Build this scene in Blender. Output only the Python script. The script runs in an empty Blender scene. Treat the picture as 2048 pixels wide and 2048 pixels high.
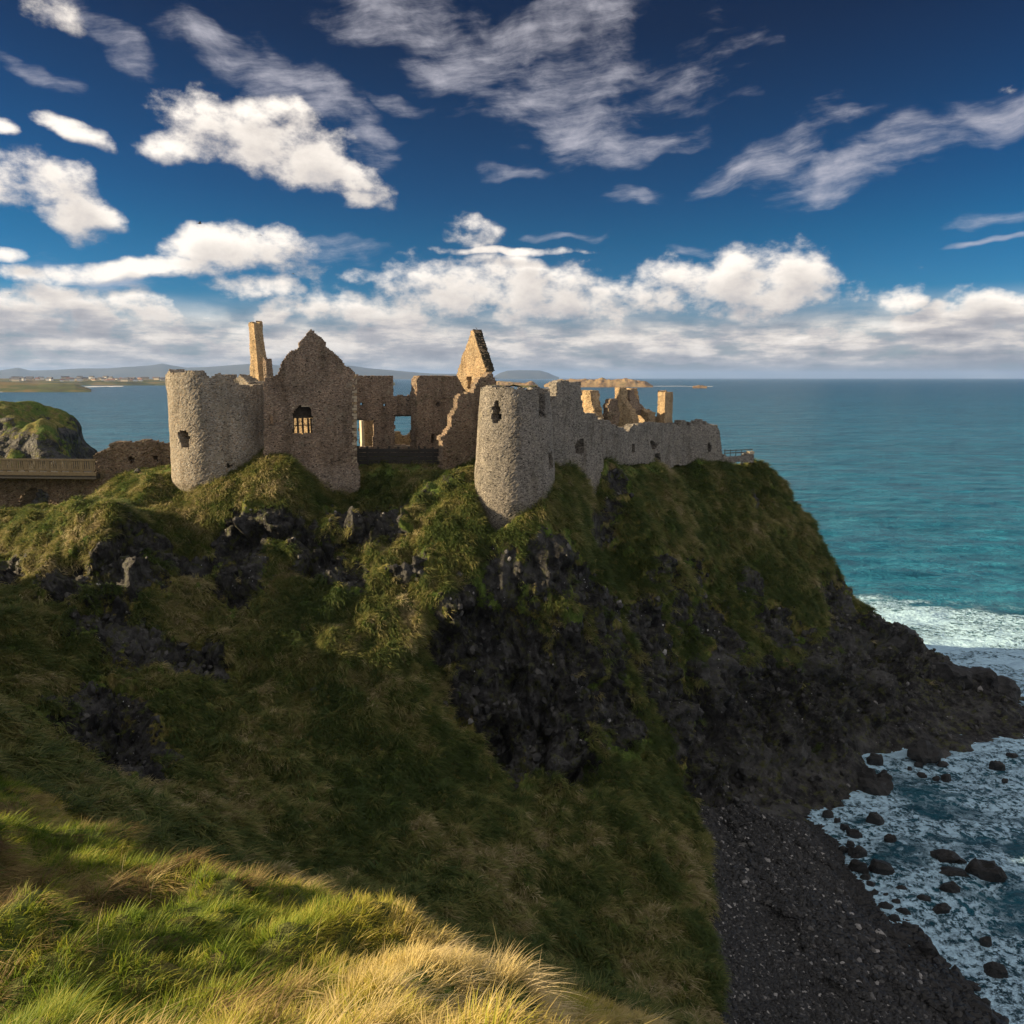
import bpy, math, random
import numpy as np
from mathutils import Vector
R = math.radians
rng = np.random.default_rng(7)
random.seed(7)
sc = bpy.context.scene
C = sc.collection

# ------------------------------------------------------------------ camera
EYE = 42.0                      # metres above the sea
FPX = 1500.0                    # focal length in pixels of a 2048 picture
PITCH = math.atan(269.0 / FPX)
cp, sp = math.cos(PITCH), math.sin(PITCH)
cam_d = bpy.data.cameras.new('camera')
cam = bpy.data.objects.new('camera', cam_d); C.objects.link(cam)
cam.location = (0, 0, EYE); cam.rotation_euler = (R(90) - PITCH, 0, 0)
cam_d.sensor_width = 36; cam_d.lens = 36 * FPX / 2048
cam_d.clip_start = .1; cam_d.clip_end = 90000
sc.camera = cam

# ------------------------------------------------------------------ light
SUN_EL, SUN_AZ = 19.0, -92.0     # azimuth from +Y towards +X, degrees
sdir = Vector((math.sin(R(SUN_AZ)) * math.cos(R(SUN_EL)), math.cos(R(SUN_AZ)) * math.cos(R(SUN_EL)), math.sin(R(SUN_EL))))
sun_d = bpy.data.lights.new('sun', 'SUN'); sun_d.energy = 5.0; sun_d.angle = R(.5); sun_d.color = (1, .76, .45)
sun = bpy.data.objects.new('sun', sun_d); C.objects.link(sun)
sun.rotation_euler = sdir.to_track_quat('Z', 'Y').to_euler()
sc.view_settings.view_transform = 'Standard'; sc.view_settings.look = 'None'
sc.view_settings.exposure = 1.08; sc.view_settings.gamma = 1
sc.view_settings.use_curve_mapping = False
sc.cycles.use_denoising = True
sc.cycles.max_bounces = 5; sc.cycles.diffuse_bounces = 3; sc.cycles.glossy_bounces = 2
sc.cycles.transparent_max_bounces = 4; sc.cycles.volume_bounces = 0


class NT:
    """small node-tree helper"""
    def __init__(s, tree): s.t = tree; tree.nodes.clear()
    def n(s, typ, **kw):
        nd = s.t.nodes.new(typ)
        for k, v in kw.items():
            if k.startswith('i_'):
                key = k[2:]; key = int(key) if key.isdigit() else key.replace('_', ' ')
                s.set(nd.inputs[key], v)
            else: setattr(nd, k, v)
        return nd
    def set(s, sock, v):
        if isinstance(v, bpy.types.NodeSocket): s.t.links.new(v, sock)
        else: sock.default_value = v
    def math(s, op, a, b=0.0, c=0.0, clamp=False):
        nd = s.n('ShaderNodeMath', operation=op, use_clamp=clamp)
        s.set(nd.inputs[0], a); s.set(nd.inputs[1], b); s.set(nd.inputs[2], c)
        return nd.outputs[0]
    def vec(s, op, a, b=(0, 0, 0), scale=None):
        nd = s.n('ShaderNodeVectorMath', operation=op)
        s.set(nd.inputs[0], a); s.set(nd.inputs[1], b)
        if scale is not None: s.set(nd.inputs[3], scale)
        return nd.outputs['Value'] if op in ('LENGTH', 'DOT_PRODUCT', 'DISTANCE') else nd.outputs[0]
    def noise(s, v, scale, detail=4, rough=.55, dist=0.0, dim='3D'):
        nd = s.n('ShaderNodeTexNoise', noise_dimensions=dim)
        s.set(nd.inputs['Vector'], v); s.set(nd.inputs['Scale'], scale); s.set(nd.inputs['Detail'], detail)
        s.set(nd.inputs['Roughness'], rough); s.set(nd.inputs['Distortion'], dist)
        return nd.outputs[0]
    def mr(s, v, a, b, c=0.0, d=1.0, smooth=False):
        nd = s.n('ShaderNodeMapRange', interpolation_type='SMOOTHSTEP' if smooth else 'LINEAR')
        s.set(nd.inputs[0], v); s.set(nd.inputs[1], a); s.set(nd.inputs[2], b); s.set(nd.inputs[3], c); s.set(nd.inputs[4], d)
        return nd.outputs[0]
    def mix(s, f, a, b, mode='MIX'):
        nd = s.n('ShaderNodeMix', data_type='RGBA', blend_type=mode)
        s.set(nd.inputs[0], f)
        for i, v in ((6, a), (7, b)):
            if isinstance(v, tuple) and len(v) == 3: v = (*v, 1)
            s.set(nd.inputs[i], v)
        return nd.outputs[2]
    def ramp(s, f, stops, interp='LINEAR'):
        nd = s.n('ShaderNodeValToRGB'); s.set(nd.inputs[0], f)
        e = nd.color_ramp.elements; nd.color_ramp.interpolation = interp
        while len(e) < len(stops): e.new(.5)
        for q, (p, c) in zip(e, stops): q.position = p; q.color = (*c, 1)
        return nd.outputs[0]
    def xyz(s, x, y, z):
        nd = s.n('ShaderNodeCombineXYZ'); s.set(nd.inputs[0], x); s.set(nd.inputs[1], y); s.set(nd.inputs[2], z)
        return nd.outputs[0]


def pix_dir(px, py):
    dx = (px - 1024) / FPX; dy = (1024 - py) / FPX
    return dx, cp + sp * dy, -sp + cp * dy

# ------------------------------------------------------------------ sky
world = bpy.data.worlds.new('World'); sc.world = world; world.use_nodes = True
w = NT(world.node_tree)
SKY_STRENGTH = .1
# clouds as (x, y, half width, half height, tilt) on a 1932 map of the sky, turned into directions
CUMULUS = [(470, 245, 165, 62, -8), (585, 305, 130, 52, -22), (480, 205, 62, 48, 0), (340, 272, 95, 34, 0), (640, 330, 80, 24, -15),
    (55, 355, 130, 66, -15), (150, 395, 80, 30, -10), (450, 478, 115, 46, 0), (540, 465, 60, 30, 0), (885, 438, 75, 36, 0),
    (945, 476, 150, 11, -2), (1330, 550, 260, 70, 0), (1460, 540, 125, 66, 0), (1230, 520, 60, 34, 0), (1390, 505, 60, 26, 0), (730, 520, 60, 26, 0), (1000, 510, 60, 26, 0), (1200, 550, 130, 60, 0), (930, 560, 280, 74, 0),
    (800, 540, 130, 52, 0), (660, 580, 110, 42, 0), (90, 590, 210, 58, 0), (280, 585, 110, 46, 0), (0, 560, 80, 45, 0), (470, 540, 90, 22, 0),
    (520, 578, 62, 30, 0), (1710, 562, 55, 26, 0), (1900, 590, 120, 40, 0), (1770, 610, 190, 34, 0), (1520, 630, 300, 32, 0),
    (5, 235, 50, 22, 0), (150, 250, 52, 20, -20), (95, 0, 70, 45, -20), (25, 478, 55, 16, 0), (270, 500, 170, 22, 6),
    (250, 640, 520, 50, 0), (960, 650, 620, 48, 0), (1750, 655, 420, 34, 0), (30, 515, 90, 22, 0), (700, 520, 60, 20, 0),
    (-250, 420, 150, 60, 0), (-500, 560, 240, 80, 0), (2300, 560, 260, 70, 0), (2250, 330, 180, 50, 0)]
CIRRUS = [(480, 120, 190, 42, -12), (600, 170, 150, 60, -18), (850, 60, 240, 85, -8), (830, 110, 90, 60, 0), (1120, 175, 230, 105, 8),
    (1080, 250, 90, 60, 10), (1130, 30, 130, 90, 0), (1200, 270, 110, 35, 10), (1660, 300, 260, 45, 20), (1820, 235, 200, 40, 22), (1480, 285, 150, 45, 20),
    (1400, 320, 90, 24, 20), (1870, 410, 120, 16, 12), (1880, 452, 110, 8, 8), (170, 45, 130, 36, -30), (80, 140, 80, 20, -20), (770, 190, 60, 16, -10),
    (1180, 365, 55, 20, 0), (1320, 468, 60, 12, 0), (1060, 443, 60, 10, 0), (180, 515, 140, 30, 5), (600, 480, 90, 30, 0), (960, 330, 60, 12, 0), (700, 250, 60, 80, 0),
    (-300, 150, 220, 50, -15), (-200, 700, 10, 10, 0), (2200, 130, 240, 50, 18), (900, -250, 500, 90, -6), (1800, -300, 400, 90, 10)]
tc = w.n('ShaderNodeTexCoord')
gen = tc.outputs['Generated']
sep = w.n('ShaderNodeSeparateXYZ', i_0=gen)
az = w.math('ARCTAN2', sep.outputs[0], sep.outputs[1])
el = w.math('ARCSINE', sep.outputs[2])
ae = w.xyz(az, el, 0.0)            # azimuth / elevation


def sky_pt(x, y):
    x *= 2048 / 1932; y *= 2048 / 1932
    d = Vector(pix_dir(x, y)).normalized()
    return math.atan2(d.x, d.y), math.asin(d.z)


def blob_field(v, blobs):
    """1 - squared distance to the nearest of many tilted ellipses"""
    out = None; turned = {0: v}
    for (x, y, rx, ry, tilt) in blobs:
        tilt = 10 * round(tilt / 10)
        if tilt not in turned:
            rt = w.n('ShaderNodeVectorRotate', rotation_type='Z_AXIS'); w.set(rt.inputs[0], v); rt.inputs['Angle'].default_value = -R(tilt)
            turned[tilt] = rt.outputs[0]
        a, e = sky_pt(x, y)
        a2, _ = sky_pt(x + 10, y); _, e2 = sky_pt(x, y - 10)
        sx, sy = 1 / (rx * abs(a2 - a) / 10), 1 / (ry * abs(e2 - e) / 10)
        ca, sa = math.cos(-R(tilt)), math.sin(-R(tilt))
        ar, er = a * ca - e * sa, a * sa + e * ca
        nd = w.n('ShaderNodeVectorMath', operation='MULTIPLY_ADD')
        w.set(nd.inputs[0], turned[tilt]); nd.inputs[1].default_value = (sx, sy, 0); nd.inputs[2].default_value = (-ar * sx, -er * sy, 0)
        l = w.vec('DOT_PRODUCT', nd.outputs[0], nd.outputs[0])
        out = l if out is None else w.math('MINIMUM', out, l)
    return w.math('SUBTRACT', 1.0, w.math('MINIMUM', out, 2.6))


wn = w.n('ShaderNodeTexNoise', i_Vector=ae, i_Scale=8.0, i_Detail=3.0)
wv = w.vec('SUBTRACT', wn.outputs[1], (.5, .5, .5))
cb0 = blob_field(w.vec('ADD', ae, w.vec('MULTIPLY', wv, (.13, .06, 0))), CUMULUS)
# unseen sky beside, above and behind the view: cloud added and thickened for fill light
side = w.math('MAXIMUM', w.mr(w.math('ABSOLUTE', az), .85, 1.15, 0, 1), w.mr(el, .65, .95, 0, 1))
roll = w.noise(gen, 2.6, 3, .5)
cb0 = w.n('ShaderNodeMix', data_type='FLOAT', i_0=side, i_2=cb0, i_3=w.mr(roll, .28, .52, -1.5, 1.2)).outputs[0]


def puffs(v):
    n = w.noise(w.vec('MULTIPLY', v, (1, 1.5, 1)), 17, 7, .62)
    nb = w.noise(w.vec('MULTIPLY', v, (1, 1.8, 1)), 6.5, 1, .5)
    vo = w.n('ShaderNodeTexVoronoi', feature='F1', i_Scale=17.0)
    w.set(vo.inputs['Vector'], w.vec('ADD', w.vec('MULTIPLY', v, (1, 1.5, 1)), w.vec('MULTIPLY', wv, (.1, .1, 0))))
    return w.math('MULTIPLY_ADD', w.math('SUBTRACT', .42, vo.outputs['Distance']), .9, w.math('ADD', w.math('MULTIPLY', w.math('SUBTRACT', n, .5), 4.6), w.math('MULTIPLY', w.math('SUBTRACT', nb, .5), 2.6)))


sh = (-.013, .018, 0)
p0 = puffs(ae); p1 = puffs(w.vec('ADD', ae, sh))
cb1 = blob_field(w.vec('ADD', w.vec('ADD', ae, w.vec('MULTIPLY', wv, (.13, .06, 0))), sh), CUMULUS)
cb1 = w.n('ShaderNodeMix', data_type='FLOAT', i_0=side, i_2=cb1, i_3=cb0).outputs[0]
d0 = w.math('ADD', w.math('ADD', cb0, p0), .15)
lowmask = w.mr(el, .105, .045, 0, 1, True)
deckn = w.noise(w.vec('MULTIPLY', ae, (1, 4.6, 1)), 10, 6, .62)
deck = w.math('MULTIPLY', lowmask, w.mr(deckn, .32, .5, .6, 1))
alpha = w.mr(d0, -.3, 1.2, 0, 1, True)
alpha = w.math('MAXIMUM', alpha, w.math('MULTIPLY', deck, w.mr(el, -.01, .012, .4, 1)))
lit = w.math('MULTIPLY_ADD', w.math('SUBTRACT', p0, p1), .17, .72)
lit = w.math('ADD', lit, w.math('MULTIPLY', w.math('SUBTRACT', cb0, cb1), .32))
lit = w.math('SUBTRACT', lit, w.mr(d0, .9, 2.0, 0, .30))
lit = w.math('SUBTRACT', lit, w.math('MULTIPLY', lowmask, w.mr(deckn, .40, .60, .40, -.08)))
lit = w.math('SUBTRACT', lit, w.mr(el, .13, .05, 0, .12, True), clamp=True)
ccol = w.ramp(lit, [(0, (.14, .14, .155)), (.35, (.235, .225, .23)), (.62, (.39, .355, .325)), (1, (.58, .53, .475))])
# cirrus: soft veils drawn out into streaks
stre = w.n('ShaderNodeVectorRotate', rotation_type='Z_AXIS', i_Vector=ae); stre.inputs['Angle'].default_value = R(-7)
cb = blob_field(w.vec('ADD', ae, w.vec('MULTIPLY', wv, (.15, .08, 0))), CIRRUS)
cb = w.n('ShaderNodeMix', data_type='FLOAT', i_0=side, i_2=cb, i_3=w.mr(roll, .6, .35, -1.5, .8)).outputs[0]
sn = w.noise(w.vec('MULTIPLY', w.vec('ADD', stre.outputs[0], w.vec('MULTIPLY', wv, (.05, .035, 0))), (3.2, 20, 1)), 4, 7, .7)
sn2 = w.noise(w.vec('MULTIPLY', w.vec('ADD', ae, w.vec('MULTIPLY', wv, (.05, .05, 0))), (1.0, 2.2, 1)), 9, 5, .62)
cd = w.math('ADD', cb, w.math('ADD', w.math('MULTIPLY', w.math('SUBTRACT', sn, .5), 2.6), w.math('MULTIPLY', w.math('SUBTRACT', sn2, .5), 5.5)))
calpha = w.mr(cd, -.3, 3.0, 0, .85, True)
sky = w.n('ShaderNodeTexSky', sky_type='NISHITA', sun_disc=False)
sky.sun_elevation = R(SUN_EL); sky.sun_rotation = R(SUN_AZ); sky.air_density = 1.0; sky.dust_density = .4; sky.ozone_density = 3.0; sky.altitude = 50
# the deep, polarised blue of the photograph: more contrast and a bluer cast
g = w.n('ShaderNodeGamma', i_0=w.mix(1.0, sky.outputs[0], (.24, .24, .24), 'MULTIPLY')); g.inputs[1].default_value = 1.5
blue = w.mix(1.0, g.outputs[0], (.72, 1.55, 2.5), 'MULTIPLY')
pol = w.ramp(w.mr(el, 0, 1), [(.04, (.34, .62, .62)), (.17, (.02, .47, .42)), (.22, (.004, .38, .36)), (.39, (.001, .17, .185)), (.6, (.001, .16, .18))])
skyc = w.mix(1.0, blue, pol, 'MULTIPLY')
K = 1 / SKY_STRENGTH
skyc = w.mix(calpha, skyc, (.33 * K, .32 * K, .35 * K))
ck = w.mix(1.0, ccol, (K, K, K), 'MULTIPLY')
skyc = w.mix(alpha, skyc, ck)
bg = w.n('ShaderNodeBackground', i_Color=skyc, i_Strength=SKY_STRENGTH)
wo = w.n('ShaderNodeOutputWorld', i_Surface=bg.outputs[0])
world.cycles.sampling_method = 'MANUAL'; world.cycles.sample_map_resolution = 256

# ------------------------------------------------------------------ numpy helpers
def hash3(i, j, k, seed):
    h = (i * 374761393 + j * 668265263 + k * 2147483647 * 0 + k * 1274126177 + seed * 974634777) & 0xFFFFFFFF
    h = ((h ^ (h >> 13)) * 1274126177) & 0xFFFFFFFF
    h = h ^ (h >> 16)
    return (h & 0xFFFFFF).astype(np.float64) / 0xFFFFFF


def vnoise(P, scale=1.0, seed=0):
    P = np.asarray(P, float) * scale
    I = np.floor(P).astype(np.int64); F = P - I; F = F * F * F * (F * (F * 6 - 15) + 10)
    x, y, z = I[..., 0], I[..., 1], I[..., 2]; fx, fy, fz = F[..., 0], F[..., 1], F[..., 2]
    r = 0
    for a in (0, 1):
        for b in (0, 1):
            for c in (0, 1):
                r = r + hash3(x + a, y + b, z + c, seed) * (fx if a else 1 - fx) * (fy if b else 1 - fy) * (fz if c else 1 - fz)
    return r


def fbm(P, scale, octv=4, seed=0, gain=.5, ridged=False):
    s = 0; a = 1; t = 0
    for o in range(octv):
        n = vnoise(P, scale * 2.03 ** o, seed + o * 17)
        if ridged: n = 1 - np.abs(2 * n - 1)
        s = s + a * n; t += a; a *= gain
    return s / t


def ray(px, py, Y):
    """the place at depth Y on the line of sight through a photo pixel"""
    d = pix_dir(px, py); t = Y / d[1]
    return np.array([d[0] * t, Y, EYE + d[2] * t])


def ray_z(px, py, z=0.0):
    d = pix_dir(px, py); t = (z - EYE) / d[2]
    return np.array([d[0] * t, d[1] * t, z])


def mesh_obj(name, V, F, mat=None, parent=None, smooth=True, attrs=None, link=True):
    me = bpy.data.meshes.new(name)
    V = np.ascontiguousarray(V, dtype=np.float32); F = np.ascontiguousarray(F, dtype=np.int32)
    me.vertices.add(len(V)); me.vertices.foreach_set('co', V.ravel())
    k = F.shape[1]
    me.loops.add(F.size); me.loops.foreach_set('vertex_index', F.ravel())
    me.polygons.add(len(F)); me.polygons.foreach_set('loop_start', np.arange(0, F.size, k, dtype=np.int32))
    me.polygons.foreach_set('loop_total', np.full(len(F), k, dtype=np.int32))
    me.polygons.foreach_set('use_smooth', np.full(len(F), smooth, dtype=bool))
    me.update(calc_edges=True)
    for an, (ty, arr) in (attrs or {}).items():
        at = me.attributes.new(an, ty, 'POINT')
        at.data.foreach_set('vector' if ty == 'FLOAT_VECTOR' else 'value', np.ascontiguousarray(arr, dtype=np.float32 if ty != 'INT' else np.int32).ravel())
    if mat: me.materials.append(mat)
    o = bpy.data.objects.new(name, me)
    if link: C.objects.link(o)
    if parent: o.parent = parent
    return o


def tag(o, label=None, cat=None, group=None, kind=None):
    if label: o['label'] = label
    if cat: o['category'] = cat
    if group: o['group'] = group
    if kind: o['kind'] = kind
    return o


def empty(name, loc=(0, 0, 0), rz=0):
    o = bpy.data.objects.new(name, None); C.objects.link(o); o.location = loc; o.rotation_euler = (0, 0, rz)
    return o


def grid_faces(nr, nc):
    a = (np.arange(nr - 1)[:, None] * nc + np.arange(nc - 1)[None, :]).ravel()
    return np.stack([a, a + 1, a + nc + 1, a + nc], 1)


def rbf_fit(P, z, sm=.02):
    D = np.sqrt(((P[:, None] - P[None]) ** 2).sum(-1) + .3)
    n = len(P)
    A = np.zeros((n + 3, n + 3)); A[:n, :n] = D - sm * np.eye(n) * 10
    A[:n, n] = 1; A[:n, n + 1:] = P; A[n, :n] = 1; A[n + 1:, :n] = P.T
    return np.linalg.solve(A, np.concatenate([z, [0, 0, 0]]))


def rbf_eval(P, wts, Q):
    out = np.empty(len(Q)); n = len(P)
    for i in range(0, len(Q), 20000):
        q = Q[i:i + 20000]
        D = np.sqrt((q[:, None, 0] - P[None, :, 0]) ** 2 + (q[:, None, 1] - P[None, :, 1]) ** 2 + .3)
        out[i:i + 20000] = D @ wts[:n] + wts[n] + q @ wts[n + 1:]
    return out

# ------------------------------------------------------------------ materials
def new_mat(name):
    m = bpy.data.materials.new(name); m.use_nodes = True
    t = NT(m.node_tree)
    out = t.n('ShaderNodeOutputMaterial')
    b = t.n('ShaderNodeBsdfPrincipled'); t.t.links.new(b.outputs[0], out.inputs[0])
    geo = t.n('ShaderNodeNewGeometry')
    return m, t, b, geo.outputs['Position']


def bump(t, b, h, strength, dist, normal=None):
    bp = t.n('ShaderNodeBump', i_Height=h); bp.inputs['Strength'].default_value = strength; bp.inputs['Distance'].default_value = dist
    if normal is not None: t.set(bp.inputs['Normal'], normal)
    t.t.links.new(bp.outputs[0], b.inputs['Normal'])
    return bp.outputs[0]


def stone_mat(name, tones, mortar, scale_=3.6, patch=((.8, .8, .8), (1.15, 1.1, 1.05)), stretch=1.9, lichen=.0, moss=.0, foot=0.0):
    m, t, b, p = new_mat(name); scale = scale_ * 2.2
    wn = t.n('ShaderNodeTexNoise', i_Vector=p, i_Scale=1.3, i_Detail=3.0)
    q = t.vec('ADD', t.vec('MULTIPLY', p, (1, 1, stretch)), t.vec('MULTIPLY', wn.outputs[1], (.25, .25, .5)))
    v = t.n('ShaderNodeTexVoronoi', i_Vector=q, i_Scale=scale, i_Randomness=.95)
    ve = t.n('ShaderNodeTexVoronoi', feature='DISTANCE_TO_EDGE', i_Vector=q, i_Scale=scale, i_Randomness=.95)
    sepc = t.n('ShaderNodeSeparateColor', i_0=v.outputs['Color'])
    n = len(tones)
    col = t.ramp(sepc.outputs[0], [((i + .5) / n, c) for i, c in enumerate(tones)], 'LINEAR')
    col = t.mix(.55, col, t.mix(1.0, col, t.ramp(t.noise(p, 9, 4, .7), [(.25, (.45, .45, .45)), (.75, (1.5, 1.5, 1.5))]), 'MULTIPLY'))
    big = t.noise(p, .38, 5, .62)
    col = t.mix(1.0, col, t.ramp(big, [(.3, patch[0]), (.7, patch[1])]), 'MULTIPLY')
    stain = t.noise(t.vec('MULTIPLY', p, (1, 1, .18)), .9, 5, .7)
    col = t.mix(1.0, col, t.ramp(stain, [(.32, (.55, .53, .5)), (.5, (1, 1, 1)), (.7, (1.22, 1.2, 1.18))]), 'MULTIPLY')
    if foot:   # the lowest courses are a paler grey stone
        sx = t.n('ShaderNodeSeparateXYZ', i_0=p)
        k = t.mr(t.math('ADD', sx.outputs[2], t.math('MULTIPLY', t.noise(p, .6, 5, .7), 3.0)), foot + 2.2, foot + .6, 0, .75)
        col = t.mix(k, col, t.mix(1.0, col, (1.25, 1.42, 1.62), 'MULTIPLY'))
    if lichen:
        l = t.mr(t.noise(p, 1.1, 6, .7), .58 - lichen * .12, .72, 0, .85)
        col = t.mix(l, col, (.34, .31, .24))
    if moss:
        l = t.mr(t.noise(p, .6, 6, .7), .6 - moss * .12, .72, 0, .8)
        col = t.mix(l, col, (.055, .062, .02))
    edge = t.mr(ve.outputs[0], 0, .07, 1, 0)
    col = t.mix(edge, col, mortar)
    # putlog holes and fallen-out stones
    hole = t.mr(sepc.outputs[1], .965, .97, 0, 1)
    col = t.mix(t.math('MULTIPLY', hole, .85), col, (.02, .018, .015))
    t.set(b.inputs['Base Color'], col); b.inputs['Roughness'].default_value = .93
    b.inputs['Specular IOR Level'].default_value = .15
    h = t.math('ADD', t.mr(ve.outputs[0], 0, .12, 0, 1), t.math('MULTIPLY', sepc.outputs[2], .7))
    h = t.math('ADD', h, t.math('MULTIPLY', t.noise(p, 7, 4, .7), .6))
    h = t.math('SUBTRACT', h, t.math('MULTIPLY', hole, 2.0))
    bump(t, b, h, .8, .045)
    return m


M = {}
M['coping_stone'] = stone_mat('mossy_dark_coping', [(.05, .045, .035), (.10, .09, .06), (.07, .065, .05)], (.06, .055, .045), 3.4, moss=.5)  # dark tones paint the shade on the pointed gable's slanted edge
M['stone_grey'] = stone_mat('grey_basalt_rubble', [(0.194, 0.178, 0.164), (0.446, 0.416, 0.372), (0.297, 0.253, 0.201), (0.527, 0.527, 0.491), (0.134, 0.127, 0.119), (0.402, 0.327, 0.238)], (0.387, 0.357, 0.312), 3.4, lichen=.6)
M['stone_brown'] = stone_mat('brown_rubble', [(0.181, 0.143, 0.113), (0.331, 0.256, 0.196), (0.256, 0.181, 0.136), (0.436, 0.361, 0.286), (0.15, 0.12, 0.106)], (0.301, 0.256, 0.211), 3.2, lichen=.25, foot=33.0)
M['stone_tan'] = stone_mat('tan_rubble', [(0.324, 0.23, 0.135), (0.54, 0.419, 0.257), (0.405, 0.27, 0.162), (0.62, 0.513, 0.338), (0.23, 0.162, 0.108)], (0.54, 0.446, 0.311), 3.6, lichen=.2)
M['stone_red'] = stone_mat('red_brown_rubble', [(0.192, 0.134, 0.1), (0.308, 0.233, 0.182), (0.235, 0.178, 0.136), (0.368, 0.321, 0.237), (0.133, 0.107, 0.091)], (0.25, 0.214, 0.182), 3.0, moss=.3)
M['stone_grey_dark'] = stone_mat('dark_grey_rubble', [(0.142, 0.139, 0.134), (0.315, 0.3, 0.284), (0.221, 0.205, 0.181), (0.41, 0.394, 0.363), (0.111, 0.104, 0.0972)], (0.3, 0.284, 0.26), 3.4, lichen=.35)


def plain_mat(name, col, rough=.8, var=.3, sc_=3.0, metal=0.0, bmp=.3):
    m, t, b, p = new_mat(name)
    n = t.noise(p, sc_, 5, .65)
    lo = tuple(c * (1 - var) for c in col); hi = tuple(min(1, c * (1 + var)) for c in col)
    t.set(b.inputs['Base Color'], t.ramp(n, [(.3, lo), (.7, hi)])); b.inputs['Roughness'].default_value = rough
    b.inputs['Metallic'].default_value = metal
    if bmp: bump(t, b, n, bmp, .02)
    return m


M['wood_dark'] = plain_mat('weathered_dark_wood', (.035, .034, .033), .8, .5, 5)
M['wood_grey'] = plain_mat('weathered_grey_wood', (.10, .08, .05), .8, .3, 5)
M['timber_beam'] = plain_mat('old_timber', (.05, .04, .03), .9, .4, 4)
M['pale_jamb'] = plain_mat('pale_dressed_jamb', (.62, .55, .42), .9, .12, 2)
M['dressed'] = plain_mat('dressed_sandstone', (.42, .36, .27), .9, .25, 2)
M['soil'] = plain_mat('castle_yard_turf', (.06, .065, .02), .95, .5, 1)
M['bird'] = plain_mat('dark_feathers', (.02, .02, .022), .7, .3, 20, bmp=0)
M['white_wall'] = plain_mat('white_render', (.78, .75, .68), .8, .06, .05, bmp=0)
M['cream_wall'] = plain_mat('cream_render', (.62, .52, .38), .8, .06, .05, bmp=0)
M['slate'] = plain_mat('slate_roof', (.10, .095, .10), .7, .2, .1, bmp=0)
M['tile'] = plain_mat('red_tile_roof', (.25, .11, .07), .8, .2, .1, bmp=0)
M['window_glass'] = plain_mat('dark_window_glass', (.03, .035, .04), .15, .1, 1, bmp=0)


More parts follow.
